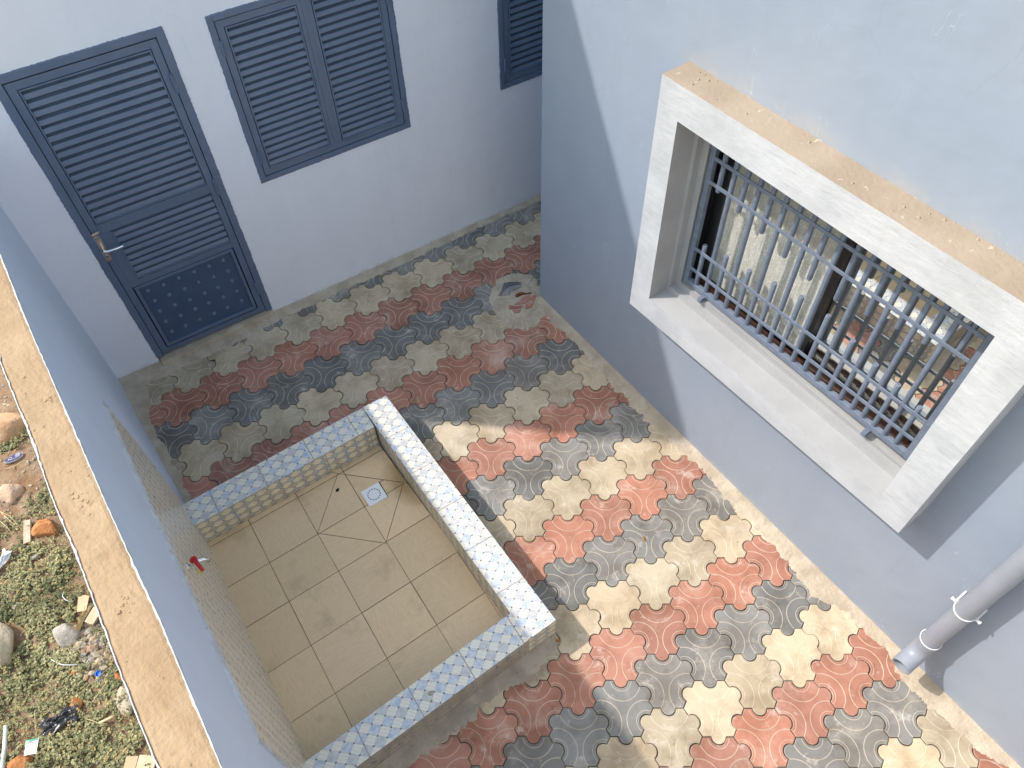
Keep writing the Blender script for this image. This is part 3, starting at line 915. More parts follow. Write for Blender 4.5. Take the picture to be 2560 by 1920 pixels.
# sliding window behind the bars
mb = MB()
WX0, WX1 = .070, .160
wy0, wy1, wz0, wz1 = OP[0] + .001, OP[1] - .001, OP[2] + .001, OP[3] - .001
mb.box(WX0, WX1, wy0, wy0 + .045, wz0, wz1, 1); mb.box(WX0, WX1, wy1 - .030, wy1, wz0, wz1)
mb.box(WX0, WX1, wy0 + .045, wy1 - .030, wz0, wz0 + .022, 1); mb.box(WX0, WX1, wy0 + .045, wy1 - .030, wz1 - .03, wz1)
mb.box(WX0 - .004, WX0 + .004, wy0 + .045, wy1 - .03, wz0 + .022, wz0 + .040, 1)
win = mb.build('window', [M['alu_black'], M['alu_brown']], side)
def sash(y0, y1, x, gl, stile_l, stile_r):
    z0, z1 = wz0 + .024, wz1 - .032
    m = MB()
    m.box(x - .013, x + .013, y0, y0 + stile_r, z0, z1); m.box(x - .013, x + .013, y1 - stile_l, y1, z0, z1)
    m.box(x - .0125, x + .0125, y0 + stile_r, y1 - stile_l, z0, z0 + .032); m.box(x - .0125, x + .0125, y0 + stile_r, y1 - stile_l, z1 - .04, z1)
    m.build('sash', M['alu_black'], win, bevel=.0015)
    g = MB()
    g.quad((x, y1 - stile_l, z0 + .03), (x, y0 + stile_r, z0 + .03), (x, y0 + stile_r, z1 - .038), (x, y1 - stile_l, z1 - .038))
    g.build('pane', gl, win)
sash(-1.985, wy1 - .032, .096, M['glass_dusty'], .050, .030)
sash(wy0 + .047, -1.945, .132, M['glass_clean'], .034, .022)

# ------------------------------------------------------------------ added unseen house across the yard, bounces sunlight into the shade
sh = empty('unseen_fill_house', (-.4, -4.7, 0))
tag(sh, 'added unseen cream two-storey house behind the viewer, bounces sunlight into the yard', 'house')
mb = MB(); mb.box(-5.5, 5.1, -10, 0, -.1, 6.4)
mb.build('wall', speckled('cream_render', (.74, .72, .68), (.70, .68, .64), 3, .8, .3, 40), sh)
mb = MB(); mb.box(-5.7, 5.3, -10.2, .2, 6.403, 6.55); mb.build('roof', M['mortar'], sh)

# ------------------------------------------------------------------ boundary wall
bw = empty('boundary_wall', (-2.80, D, 0))
tag(bw, 'blue-grey rendered boundary wall with a sandy cement top and flaking white edges', 'wall')
YS = [lerp(D, -4.6, k / 180) for k in range(181)]
def edge_jit(y, sd): return .003 * nz(y * 3.1, sd) + .0018 * nz(y * 37, sd + 2)
mb = MB()
ZS = [-.15, .0, .35, .7, 1.0, 1.3, 1.6, 1.85, 1.985]
def bulge(y, z): return .006 * nz(y * 1.7, z * 1.7, 8.2)
def wi(y, z): return wall_in(y, z) + bulge(y, z) * (0 < z < 1.9)
rows = []
for y in YS:
    row = [(wi(y, z), y, z) for z in ZS]
    row += [(interp(TOP_OUT, y), y, 1.985), (interp(TOP_OUT, y) - .01, y, -.15)]
    rows.append(row)
K = len(rows[0])
for r_ in rows: mb.v += r_
for i in range(len(rows) - 1):
    for k in range(K):
        k2 = (k + 1) % K
        if k == len(ZS) - 1: continue
        a = i * K
        mb.f.append([a + k, a + k2, a + K + k2, a + K + k]); mb.m.append(0); mb.c.append(None)
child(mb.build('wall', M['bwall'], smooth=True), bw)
mb = MB()
NC = 10
for y in YS:
    xi, xo = interp(TOP_IN, y) + edge_jit(y, 1), interp(TOP_OUT, y) + edge_jit(y, 6)
    for q in range(NC + 1):
        u = q / NC
        x = lerp(xi, xo, u)
        z = WALL_TOP + .0025 * nz(x * 30, y * 30) + .0015 * nz(x * 90, y * 90) - .004 * (q in (0, NC))
        mb.v.append((x, y, z))
    mb.v.append((xi - .001, y, 1.975)); mb.v.append((xo + .001, y, 1.975))
K = NC + 3
for i in range(len(YS) - 1):
    a = i * K
    for q in range(NC): mb.f.append([a + q, a + K + q, a + K + q + 1, a + q + 1][::-1]); mb.m.append(0); mb.c.append(None)
    mb.f.append([a + NC + 1, a + K + NC + 1, a + K, a][::-1]); mb.m.append(0); mb.c.append(None)
    mb.f.append([a + NC, a + K + NC, a + K + NC + 2, a + NC + 2][::-1]); mb.m.append(0); mb.c.append(None)
rng = random.Random(12)
for k in range(70):                    # crumbs and stuck lumps on the cement
    y = rng.uniform(-2.6, .5); u = rng.uniform(.1, .9); x = lerp(interp(TOP_IN, y), interp(TOP_OUT, y), u)
    if k < 45: cx, cy, s_ = x, y, rng.uniform(.002, .0065)
    else:
        cl = rng.choice([(-2.76, -1.02), (-2.77, -1.48), (-2.74, -1.9)]); cx, cy, s_ = cl[0] + rng.gauss(0, .014), cl[1] + rng.gauss(0, .018), rng.uniform(.003, .008)
    z = WALL_TOP
    ag = rng.uniform(0, 3)
    lo = [(cx + s_ * math.cos(ag + q * 1.57) * 1.4, cy + s_ * math.sin(ag + q * 1.57) * 1.2, z - .002) for q in range(4)]
    mb.hexa(lo, [(lerp(cx, p[0], .55), lerp(cy, p[1], .55), z + s_ * .42) for p in lo])
child(mb.build('coping', M['coping']), bw)
mb = MB()
def lime_edge(tab, sd, sgn, wmax, off):
    prev = None
    n = 620
    for i in range(n + 1):
        y = lerp(D - .02, -4.4, i / n)
        x = interp(tab, y) + edge_jit(y, off)
        w = .0008 + wmax * max(0, .05 + 1.1 * nz(y * 3, sd) + .8 * nz(y * 19, sd + 1) + .6 * nz(y * 60, sd + 2))
        out = max(0.0, .0015 * nz(y * 30, sd + 5))
        a = (x - sgn * (.0022 + out), y, WALL_TOP - .006 - .03 * max(0, nz(y * 9, sd + 8))); b = (x - sgn * (.0018 + out), y, WALL_TOP + .0022); c = (x + sgn * w, y, WALL_TOP + .0026); d_ = (x + sgn * (w + .001), y, WALL_TOP - .002)
        if prev:
            for q0, q1, q2, q3 in ((prev[0], a, b, prev[1]), (prev[1], b, c, prev[2]), (prev[2], c, d_, prev[3])):
                mb.add([q0, q1, q2, q3], [(0, 1, 2, 3)])
        prev = (a, b, c, d_)
lime_edge(TOP_IN, 3.3, -1, .004, 1); lime_edge(TOP_OUT, 8.8, 1, .007, 6)
child(mb.build('painted_edge', M['limewash']), bw)
# glazed panel on the wall behind the tap
PT = 1.215
mb = MB()
n = 60
def px(y, z): return wi(y, z) + .013
ps = [lerp(-.388, -2.19, k / n) for k in range(n + 1)]
zz = [.0, .4, .8, 1.1, PT]
for y in ps:
    for z in zz: mb.v.append((px(y, z), y, z))
    mb.v.append((px(y, PT) - .022, y, PT + .004))
K = len(zz) + 1
for i in range(n):
    for q in range(K - 1):
        a = i * K + q
        mb.f.append([a, a + 1, a + K + 1, a + K]); mb.m.append(0 if q < K - 2 else 1); mb.c.append(None)
for e, y in ((0, ps[0]), (n * K, ps[-1])):
    for q in range(len(zz) - 1):
        mb.quad((px(y, zz[q]), y, zz[q]), (px(y, zz[q + 1]), y, zz[q + 1]), (px(y, zz[q + 1]) - .025, y, zz[q + 1]), (px(y, zz[q]) - .025, y, zz[q]), 1)
child(mb.build('tiled_panel', [M['mosaic_w'], M['smear']]), bw)
# smeared cement round the panel
mb = MB()
prev = None
for i in range(241):
    y = lerp(-.36, -2.20, i / 240)
    w = .020 + .016 * nz(y * 8, 2.0) + .012 * nz(y * 30, 4.0)
    w = max(.006, w)
    a, b, c = (px(y, PT) - .003, y, PT + .003), (wi(y, PT + w * .6) + .0045, y, PT + .004 + w * .6), (wi(y, PT + w) - .001, y, PT + .004 + w)
    if prev:
        mb.add([prev[0], a, b, prev[1]], [(0, 1, 2, 3)]); mb.add([prev[1], b, c, prev[2]], [(0, 1, 2, 3)])
    prev = (a, b, c)
child(mb.build('mortar_smear', M['smear']), bw)

# ------------------------------------------------------------------ tiled wash basin
bas = empty('wash_basin', (-2.1, -1.25, 0))
tag(bas, 'low square wash basin with mosaic-tiled kerbs and a beige tiled floor', 'basin')
BH = .2206
no, ni = BAS_OUT, BAS_IN
NW, SW, SE, NE = no; iNW, iSW, iSE, iNE = ni
def kerb(name, quad, mats, u0=None):
    mb = MB()
    lo = [(p[0], p[1], -.05) for p in quad]; hi = [(p[0], p[1], BH) for p in quad]
    mb.hexa(lo, hi)
    o = child(mb.build(name, mats, bevel=.0016), bas)
    return o, mb
# north kerb: from the wall to the east kerb, east kerb runs full length
eNi = (iNE[0] + .017, NE[1] - .006)
o, m_ = kerb('kerb', [(NW[0] - .03, iNW[1]), (iNE[0] - .0015, iNE[1]), (iNE[0] - .0015, NE[1] - .004), (NW[0] - .03, NW[1])], [M['mosaic_n'], M['mosaic_in']])
for p in o.data.polygons:
    if p.normal.y < -.5: p.material_index = 1
o, m_ = kerb('kerb', [(SE[0], SE[1]), (NE[0], NE[1]), (iNE[0], NE[1] - .003), (iSE[0] - .002, SE[1] - .008)], [M['mosaic_e'], M['mosaic_in_e']])
for p in o.data.polygons:
    if abs(p.normal.z) < .5: p.material_index = 1
o, m_ = kerb('kerb', [(SW[0] - .03, SW[1]), (iSE[0] - .0035, SE[1] - .010), (iSE[0] - .0035, iSE[1]), (iSW[0] - .03, iSW[1])], [M['mosaic_s'], M['mosaic_in'], M['mosaic_out']])
for p in o.data.polygons:
    if abs(p.normal.z) < .5: p.material_index = 2 if p.normal.y < -.5 else 1
mb = MB()
for cx_, cy_, s_ in ((-2.030, -2.085, .016), (-2.045, -2.118, .007)):
    rim_ = [(cx_ + s_ * math.cos(k) * (1 + .3 * nz(k, cx_ * 9)), cy_ + s_ * math.sin(k) * (.8 + .3 * nz(k, 3)), BH - .001) for k in [2 * math.pi * q / 12 for q in range(12)]]
    mb.add(rim_ + [(lerp(cx_, p_[0], .6), lerp(cy_, p_[1], .6), BH + .004) for p_ in rim_], [(k, (k + 1) % 12, 12 + (k + 1) % 12, 12 + k) for k in range(12)] + [tuple(range(12, 24))])
child(mb.build('mortar_blob', M['mortar_dark'], smooth=True), bas)
mb = MB()
mb.add([(iNW[0] - .03, iNW[1], .005), (iSW[0] - .03, iSW[1], .005), (iSE[0], iSE[1], .005), (iNE[0], iNE[1], .005)], [(0, 1, 2, 3)])
child(mb.build('floor_bed', M['grout']), bas)
# floor tiles, cut on the slopes to the drain
def clip(poly, p, n, keep):
    out = []
    m = len(poly)
    for i in range(m):
        a, b = poly[i], poly[(i + 1) % m]
        da = (a - p).dot(n) * keep; db = (b - p).dot(n) * keep
        if da >= 0: out.append(a)
        if (da > 0 > db) or (da < 0 < db): out.append(a.lerp(b, da / (da - db)))
    return out
def area(p): return sum(p[i].x * p[(i + 1) % len(p)].y - p[(i + 1) % len(p)].x * p[i].y for i in range(len(p))) / 2
fx = [-2.76, -2.448, -2.140, -1.829, -1.515, -1.45]
fy = [-2.08, -2.02, -1.738, -1.440, -1.145, -.868, -.575, -.49]
dm = [Vector((-2.145, -.862)), Vector((-1.837, -1.139)), Vector((-1.561, -.836)), Vector((-1.872, -.555))]
cen = sum(dm, Vector((0, 0))) / 4
lines = []
for k in range(4):
    a, b = dm[k], dm[(k + 1) % 4]; d_ = (b - a).normalized(); n_ = Vector((-d_.y, d_.x))
    lines.append((a, n_ if (cen - a).dot(n_) > 0 else -n_))
tiles = []
for a, b in zip(fx, fx[1:]):
    for c, d in zip(fy, fy[1:]):
        sk = .02
        def S(x, y): return Vector((x + (y + 1.2) * -.016 * (1 if x < -1.5 else 1), y + (x + 2.1) * .045))
        poly = [S(a, c), S(b, c), S(b, d), S(a, d)]
        rest = [poly]; inner = poly
        pieces = []
        for p, n_ in lines:
            o_ = clip(inner, p, n_, -1)
            i_ = clip(inner, p, n_, 1)
            if len(o_) > 2 and abs(area(o_)) > 1e-5: pieces.append(o_)
            inner = i_
            if len(inner) < 3: break
        if len(inner) >= 3 and abs(area(inner)) > 1e-5:
            tiles += pieces + [inner]
        else: tiles.append(poly)
inn = [Vector(q) for q in (iNW, iSW, iSE, iNE)]
mb = MB()
rng = random.Random(21)
sq = [Vector((-1.813, -.8735)), Vector((-1.686, -.8735)), Vector((-1.686, -.753)), Vector((-1.813, -.753))]
for poly in tiles:
    for k in range(4):
        a, b = inn[k], inn[(k + 1) % 4]; d_ = (b - a).normalized(); n_ = Vector((-d_.y, d_.x))
        if k == 0: continue
        poly = clip(poly, a, n_, 1)
        if len(poly) < 3: break
    if len(poly) < 3: continue
    if area(poly) < 0: poly = poly[::-1]
    g = rng.uniform(.0010, .0026)
    q = poly
    for k in range(len(poly)):
        a, b = poly[k], poly[(k + 1) % len(poly)]
        if (b - a).length < 1e-6: continue
        d_ = (b - a).normalized(); n_ = Vector((-d_.y, d_.x))
        q = clip(q, a + n_ * g, n_, 1)
        if len(q) < 3: break
    if len(q) < 3 or area(q) < 2e-5: continue
    v = rng.uniform(.93, 1.06)
    zt = .0105 + rng.uniform(-.0005, .0005)
    n = len(q)
    mb.add([(p.x, p.y, zt) for p in q], [tuple(range(n))], 0, (v, v, v * rng.uniform(.97, 1.02), 1))
    mb.add([(p.x, p.y, .004) for p in q] + [(p.x, p.y, zt) for p in q], [(i, (i + 1) % n, n + (i + 1) % n, n + i) for i in range(n)], 0, (v * .8, v * .8, v * .8, 1))
child(mb.build('floor_tiles', M['floortile'], cols=True), bas)
# white floor drain with a ring of slots
mb = MB()
dc = Vector((-1.7495, -.8135))
ds = .0605
tn = R(1.5)
def DR(x, y): return (dc.x + x * math.cos(tn) - y * math.sin(tn), dc.y + x * math.sin(tn) + y * math.cos(tn))
mb.prism([DR(-ds, -ds), DR(ds, -ds), DR(ds, ds), DR(-ds, ds)], .004, .0150)
dr = child(mb.build('drain_cover', M['drain'], bevel=.001), bas)
mb = MB()
for k in range(14):
    a = 2 * math.pi * k / 14 + .1
    ca, sa = math.cos(a), math.sin(a)
    w, h, rr = .0052, .0025, .0375
    mb.prism([DR(rr * ca - w * -sa * sx + h * ca * sy, rr * sa - w * ca * sx + h * sa * sy) for sx, sy in ((1, -1), (1, 1), (-1, 1), (-1, -1))][::-1], .0145, .0156)
o = mb.build('slots', M['slot']); sub(o, dr)
mb = MB()
mb.box(-1.6885, -1.683, -.874, -.752, .006, .0118); mb.box(-1.683, -1.655, -.7545, -.751, .006, .0118)
child(mb.build('drain_gap', M['slot']), bas)

# tap with a red lever on the tiled panel
TY = -1.296; TZ = 1.04
tx = px(TY, TZ)
tap = empty('tap', (tx, TY, TZ))
tag(tap, 'chrome garden tap with a red lever on the tiled wall', 'tap')
mb = MB()
mb.tube([(-.004, 0, 0), (.003, 0, 0), (.007, 0, 0)], .015, 20, radii=[.017, .017, .011])
mb.tube([(.004, 0, 0), (.024, 0, .001), (.036, 0, .001), (.054, 0, .0), (.070, 0, -.003), (.079, 0, -.014), (.081, 0, -.034)], .0085, 14, radii=[.0080, .0085, .0120, .0095, .0100, .0100, .0105])
mb.tube([(.036, 0, .002), (.036, 0, .022)], .0085, 12)
o = mb.build('body', M['chrome'], tap, smooth=False)
for p in o.data.polygons: p.use_smooth = len(p.vertices) == 4
mb = MB()
mb.tube([(.036, 0, .019), (.036, 0, .024), (.036, 0, .033), (.036, 0, .037)], .0155, 16, radii=[.013, .0165, .0160, .009])
mb.tube([(.036, 0, .029), (.046, -.036, .034), (.054, -.070, .028)], .0075, 10, radii=[.0100, .0085, .0075])
o = mb.build('lever', M['red'], tap)
for p in o.data.polygons: p.use_smooth = len(p.vertices) == 4
mb = MB(); mb.add([(.020, -.012, -.012), (.034, -.030, -.020), (.044, -.060, -.022), (.024, -.045, -.020)], [(0, 1, 2, 3), (3, 2, 1, 0)])
mb.build('tag', M['yellow'], tap)

# ------------------------------------------------------------------ downpipe
dp = empty('downpipe', (*sg(-.080, -3.226), 0), RA)
tag(dp, 'grey plastic downpipe clipped to the side house wall with a bent open outlet', 'downpipe')
r0, r1 = .0455, .0425
def sleeve(path, ro, ri, n=32):
    m = MB()
    m.tube(path, ro, n, cap=False); N_ = len(m.v)
    m.tube(path, ri, n, cap=False)
    m.f[len(m.f) // 2:] = [f[::-1] for f in m.f[len(m.f) // 2:]]
    e = N_ - n
    for k in range(n):
        k2 = (k + 1) % n
        m.f.append([e + k, e + k2, N_ + e + k2, N_ + e + k]); m.m.append(0); m.c.append(None)
        m.f.append([k2, k, N_ + k, N_ + k2]); m.m.append(0); m.c.append(None)
    return m
o = sleeve([(0, 0, 4.5 - .08 * k) for k in range(53)], r0, r1).build('pipe', M['pvc'], dp, smooth=True)
bend = [(0, 0, .430), (0, 0, .385)] + [(-.095 + .095 * math.cos(R(a_)), 0, .370 - .095 * math.sin(R(a_))) for a_ in range(0, 85, 7)] 
dx_, dz_ = bend[-1][0] - bend[-2][0], bend[-1][2] - bend[-2][2]
h_ = math.hypot(dx_, dz_); bend += [(bend[-1][0] + dx_ / h_ * .045, 0, bend[-1][2] + dz_ / h_ * .045)]
o = sleeve(bend, r0 + .0035, r1).build('outlet_bend', M['pvc'], dp, smooth=True)
for o in dp.children:
    md = o.modifiers.new('edges', 'EDGE_SPLIT'); md.split_angle = R(40)
def clip_ring(z, ears, rr):
    m = MB()
    pts = [(rr * math.cos(a), rr * math.sin(a), z) for a in [2 * math.pi * k / 40 for k in range(41)]]
    m.tube(pts, .0025, 8)
    if ears:
        for s in (-1, 1):
            m.box(.0, .078, s * .053 - .004, s * .053 + .004, z - .006, z + .006)
            m.tube([(.005, s * .056, z), (.005, s * .068, z)], .0065, 10)
            m.tube([(.005, s * .066, z), (.005, s * .073, z)], .0085, 8)
    m.build('pipe_clip', M['clip'], dp)
clip_ring(.432, False, r0 + .004); clip_ring(.800, True, r0 + .002); clip_ring(2.2, True, r0 + .002)

# ------------------------------------------------------------------ inspection cover by the house corner
ic = empty('inspection_cover', (-.15, .06, 0))
tag(ic, 'cement inspection cover set with broken paver pieces and a rusty lifting hook', 'cover')
def ragged(poly, amp, seed, step=.01):
    out = []
    for i in range(len(poly)):
        a, b = Vector(poly[i]), Vector(poly[(i + 1) % len(poly)])
        m = max(1, int((b - a).length / step))
        for k in range(m):
            p = a.lerp(b, k / m)
            out.append(Vector((p.x + amp * nz(p.x * 40, p.y * 40, seed), p.y + amp * nz(p.x * 40, p.y * 40, seed + 7))))
    return out
def slab(name, poly, z, mat, par, amp=.012, seed=1.0, z0=-.01):
    poly = ragged(poly, amp, seed)
    if area(poly) < 0: poly = poly[::-1]
    m = MB(); n = len(poly)
    c = sum(poly, Vector((0, 0))) / n
    rings = [(1.0, z0), (1.0, z - .003), (.965, z), (.7, z + .0005), (.4, z), (.15, z)]
    vs = []
    for s, zz_ in rings:
        for p in poly:
            q = c.lerp(p, s); vs.append((q.x, q.y, zz_ + (.0035 * nz(q.x * 45, q.y * 45, seed) if s < 1 and zz_ > 0 else 0)))
    fs = []
    for r_ in range(len(rings) - 1):
        for k in range(n): fs.append((r_ * n + k, r_ * n + (k + 1) % n, (r_ + 1) * n + (k + 1) % n, (r_ + 1) * n + k))
    fs.append(tuple((len(rings) - 1) * n + k for k in range(n)))
    m.add(vs, fs)
    return child(m.build(name, mat, smooth=True), par) if par is not None else m.build(name, mat)
COLLAR = [(-.281, .233), (-.176, .328), (-.045, .322), (.03, .268), (.078, .222), (.046, .034), (.03, .009), (.002, -.177), (-.072, -.162), (-.167, -.211), (-.24, -.215), (-.318, -.147), (-.361, -.086), (-.357, .014), (-.33, .179)]
slab('collar', COLLAR, .006, M['mortar'], ic, .024, 2.0)
LID = [(-.185, .255), (-.10, .262), (-.028, .212), (-.012, .10), (.0, -.01), (-.030, -.072), (-.13, -.095), (-.25, -.10), (-.285, .01), (-.272, .16)]
lid = slab('lid', LID, .011, M['concrete'], ic, .020, 5.0)
def piece(poly, col, name, seed):
    poly = [Vector(p) for p in poly]
    if area(poly) < 0: poly = poly[::-1]
    poly = ragged([tuple(p) for p in poly], .003, seed, .008)
    m = MB(); n = len(poly)
    m.add([(p.x, p.y, .006) for p in poly] + [(p.x, p.y, .0185) for p in poly], [(i, (i + 1) % n, n + (i + 1) % n, n + i) for i in range(n)], 0, col)
    m.add([(p.x, p.y, .0185) for p in poly], [tuple(range(n))], 0, col)
    o = m.build(name, M['paver'], cols=True); sub(o, lid); return o
DK = (.13, .13, .135, 1); RD = (.42, .17, .13, 1); GY = (.27, .265, .26, 1)
piece([(-.151, .258), (-.095, .234), (-.041, .193), (-.051, .178), (-.091, .2), (-.145, .209), (-.191, .191), (-.234, .158), (-.252, .174), (-.201, .206)], DK, 'paver_piece', 1)
piece([(-.053, .173), (-.065, .156), (-.108, .153), (-.145, .16), (-.173, .135), (-.227, .152), (-.189, .186), (-.143, .204), (-.093, .194)], GY, 'paver_piece', 2)
piece([(-.258, .02), (-.233, .046), (-.199, .011), (-.158, -.006), (-.164, -.021), (-.238, .003)], RD, 'paver_piece', 3)
piece([(-.042, .035), (-.02, .021), (-.057, -.011), (-.107, -.054), (-.139, -.05), (-.156, -.042), (-.135, -.014), (-.093, -.007)], RD, 'paver_piece', 4)
piece([(-.107, .066), (-.053, .045), (-.062, .023), (-.106, .004), (-.137, .004), (-.157, .012), (-.196, .030), (-.194, .037), (-.152, .035)], (.46, .24, .19, 1), 'paver_piece', 5)
piece([(-.244, -.006), (-.182, -.03), (-.214, -.051), (-.243, -.038)], (.46, .22, .17, 1), 'paver_piece', 6)
mb = MB()
mb.tube([(-.150, .092, .017), (-.120, .096, .020), (-.096, .088, .022), (-.067, .069, .020), (-.037, .062, .018)], .0045, 8, radii=[.012, .014, .010, .004, .006])
o = mb.build('lifting_hook', M['rust']); sub(o, lid)

# ------------------------------------------------------------------ rocks and rubbish beyond the wall
import bmesh
def rock(name, label, cat, x, y, sx, sy, sz, seed, mat, rz=0.0, sink=.35, rough=.35, group=None, sub_=3):
    bm = bmesh.new()
    bmesh.ops.create_icosphere(bm, subdivisions=sub_, radius=1.0)
    for v in bm.verts:
        p = v.co.copy()
        s = 1 + rough * (1.1 * nz(p.x * 1.1 + seed, p.y * 1.1, p.z * 1.1) + .5 * nz(p.x * 2.6, p.y * 2.6 + seed, p.z * 2.6) + .22 * nz(p.x * 6, p.y * 6, p.z * 6 + seed))
        v.co = p * s
        # a few flat broken faces
        for k in range(5):
            d = Vector((math.sin(seed * 3 + k * 2.1), math.cos(seed * 5 + k * 1.3), math.sin(seed + k * 4.7) * .8 + .3)).normalized()
            h = v.co.dot(d) - (.72 + .1 * math.sin(seed + k))
            if h > 0: v.co -= d * h * .9
        v.co.x *= sx; v.co.y *= sy; v.co.z *= sz
    me = bpy.data.meshes.new(name); bm.to_mesh(me); bm.free()
    me.materials.append(mat)
    me.polygons.foreach_set('use_smooth', [sub_ >= 3 and cat != 'brick'] * len(me.polygons))
    o = bpy.data.objects.new(name, me)
    o.location = (x, y, dirt_h(x, y) + sz * (1 - 2 * sink)); o.rotation_euler = (0, 0, rz)
    COL.objects.link(o)
    tag(o, label, cat, group)
    return o
rock('rock', 'large brown soil-covered rock beside the wall, behind the navy sandal sole', 'rock', -3.545, .93, .125, .115, .10, 1.7, M['clod'], .3, .3, .3)
rock('rock', 'pinkish brown rock below the navy sandal sole', 'rock', -3.635, .44, .068, .080, .05, 3.1, M['rock_pink'], .5)
rock('brick_chunk', 'bright orange laterite chunk next to the pale flat slab', 'brick', -3.502, .052, .062, .082, .05, 5.9, M['rock_orange'], .9, .3, .28)
rock('rock', 'large cream boulder at the left edge of the weeds', 'rock', -3.875, -.52, .085, .155, .09, 7.7, M['rock_cream'], .3, .3, .3)
rock('rock', 'rounded grey rock by the gravel and the dry husk', 'rock', -3.545, -.672, .068, .078, .055, 9.2, M['rock_grey'], .7, .3, .22)
rock('brick_chunk', 'small orange brick scrap at the end of the white wire', 'brick', -3.565, -.89, .040, .022, .02, 2.2, M['rock_orange'], .5)
rock('brick_chunk', 'crumbly pink-orange brick lump above the black plastic bag', 'brick', -3.598, -1.075, .035, .045, .03, 4.4, M['rock_orange'], .2)
rock('brick_chunk', 'orange brick lump in the near corner beside the pale pipe', 'brick', -3.905, -1.205, .055, .05, .04, 6.3, M['rock_orange'], .1)
rock('brick_chunk', 'sliver of red brick against the wall beside the blue bottle cap', 'brick', -3.372, -1.055, .022, .035, .02, 8.3, M['rock_orange'], .4)
rock('rock', 'flat tan rock half buried against the wall above the bamboo piece', 'rock', -3.385, -1.195, .05, .085, .03, 1.3, M['rock_tan'], .2, .45, .25)
rock('rock', 'small pale stone beside the black plastic bag', 'stone', -3.65, -1.105, .022, .030, .02, 5.1, M['rock_cream'], .4)
rock('rock', 'small grey-brown stone in the weeds below the orange laterite chunk', 'stone', -3.592, -.085, .032, .020, .018, 6.6, M['rock_grey'], .5)
rock('rock', 'cream stone in the weeds above the large cream boulder', 'stone', -3.755, -.345, .030, .028, .02, 7.1, M['rock_cream'], .5)
for k, (x, y, s_) in enumerate([(-3.735, -.165, .024), (-3.725, -.205, .022), (-3.755, -.215, .026), (-3.70, -.185, .018)]):
    rock('rock', 'cream pebble in the little heap under the white plastic bag', 'stone', x, y, s_, s_ * .8, s_ * .6, 11.3 + k * 1.9, M['rock_cream'], k, group='cream pebbles under the white plastic bag', sub_=2)

# flat slab
mb = MB(); mb.prism([(-.022, -.078), (.020, -.074), (.024, .07), (-.016, .078)], -.008, .010)
o = mb.build('tile_shard', M['rock_tan'], bevel=.003, loc=(-3.598, .095, dirt_h(-3.598, .095) + .018)); o.rotation_euler = (R(4), R(-5), R(-12))
tag(o, 'long pale rectangular tile shard lying in the weeds left of the laterite chunk', 'tile')

# sandal sole
so = empty('sandal_sole', (-3.560, .680, dirt_h(-3.56, .68) + .018), R(4))
tag(so, 'worn navy sandal sole with white lines lying on bare soil', 'sandal')
def sole_outline(s, n=36):
    pts = []
    for k in range(n):
        a = 2 * math.pi * k / n
        x = .058 * math.cos(a); w = .019 + .005 * math.cos(a) - .004 * math.cos(2 * a)
        ca = abs(math.cos(a)) ** .7 * math.copysign(1, math.cos(a)); sa = abs(math.sin(a)) ** .7 * math.copysign(1, math.sin(a))
        pts.append((.058 * ca * s, w * sa * s))
    return pts
mb = MB(); mb.prism(sole_outline(1.0), -.010, .002); mb.build('base', M['solewhite'], so)
mb = MB(); mb.prism(sole_outline(.93), .0, .0045); mb.build('footbed', M['solenavy'], so)
mb = MB()
for cx, cy, r_ in ((.030, .002, .014), (.030, .002, .0085), (-.018, .002, .010)):
    pts = [(cx + r_ * math.cos(2 * math.pi * k / 20), cy + r_ * math.sin(2 * math.pi * k / 20), .0050) for k in range(21)]
    mb.tube(pts, .0016, 6)
for a in range(6):
    mb.tube([(.030, .002, .005), (.030 + .013 * math.cos(a * 1.05), .002 + .013 * math.sin(a * 1.05), .005)], .0014, 6)
mb.tube([(-.045, -.013, .005), (-.02, -.004, .005), (.0, -.012, .005), (.02, -.014, .005)], .0014, 6)
mb.build('tread_pattern', M['solewhite'], so)

def crumple(name, label, cat, x, y, sx, sy, sz, rz, mat, seed, n=18, lift=.03):
    m = MB()
    for j in range(n + 1):
        for i in range(n + 1):
            u, v = i / n * 2 - 1, j / n * 2 - 1
            ex = 1 + .35 * nz(u * 1.4, v * 1.4, seed); ey = 1 + .45 * nz(u * 1.6, v * 1.6, seed + 4)
            z = sz * (abs(nz(u * 1.7, v * 1.7, seed + 8)) * 1.6 + .45 * abs(nz(u * 3.4, v * 3.4, seed + 2)) + .12 * nz(u * 8, v * 8, seed)) * (1.15 - max(abs(u), abs(v)) ** 2)
            m.v.append((u * sx * ex, v * sy * ey + .3 * sy * math.sin(u * 3 + seed), z))
    for j in range(n):
        for i in range(n):
            a = j * (n + 1) + i
            m.f.append([a, a + 1, a + n + 2, a + n + 1]); m.m.append(0); m.c.append(None)
    o = m.build(name, mat, loc=(x, y, dirt_h(x, y) + lift)); o.rotation_euler = (0, 0, rz)
    s = o.modifiers.new('thick', 'SOLIDIFY'); s.thickness = .0012
    return tag(o, label, cat)
crumple('plastic_bag', 'torn white plastic bag in the weeds at the left edge', 'bag', -3.765, -.035, .075, .028, .026, R(52), M['whiteplastic'], 3.3)
crumple('plastic_bag', 'crumpled black plastic bag lying across the weeds', 'bag', -3.685, -1.115, .095, .040, .032, R(-12), M['blackplastic'], 6.1, 24)
crumple('dry_husk', 'curled cream dry husk between the grey rock and the wood block', 'husk', -3.452, -.632, .085, .016, .035, R(52), M['straw'], 8.4, 16, .025)

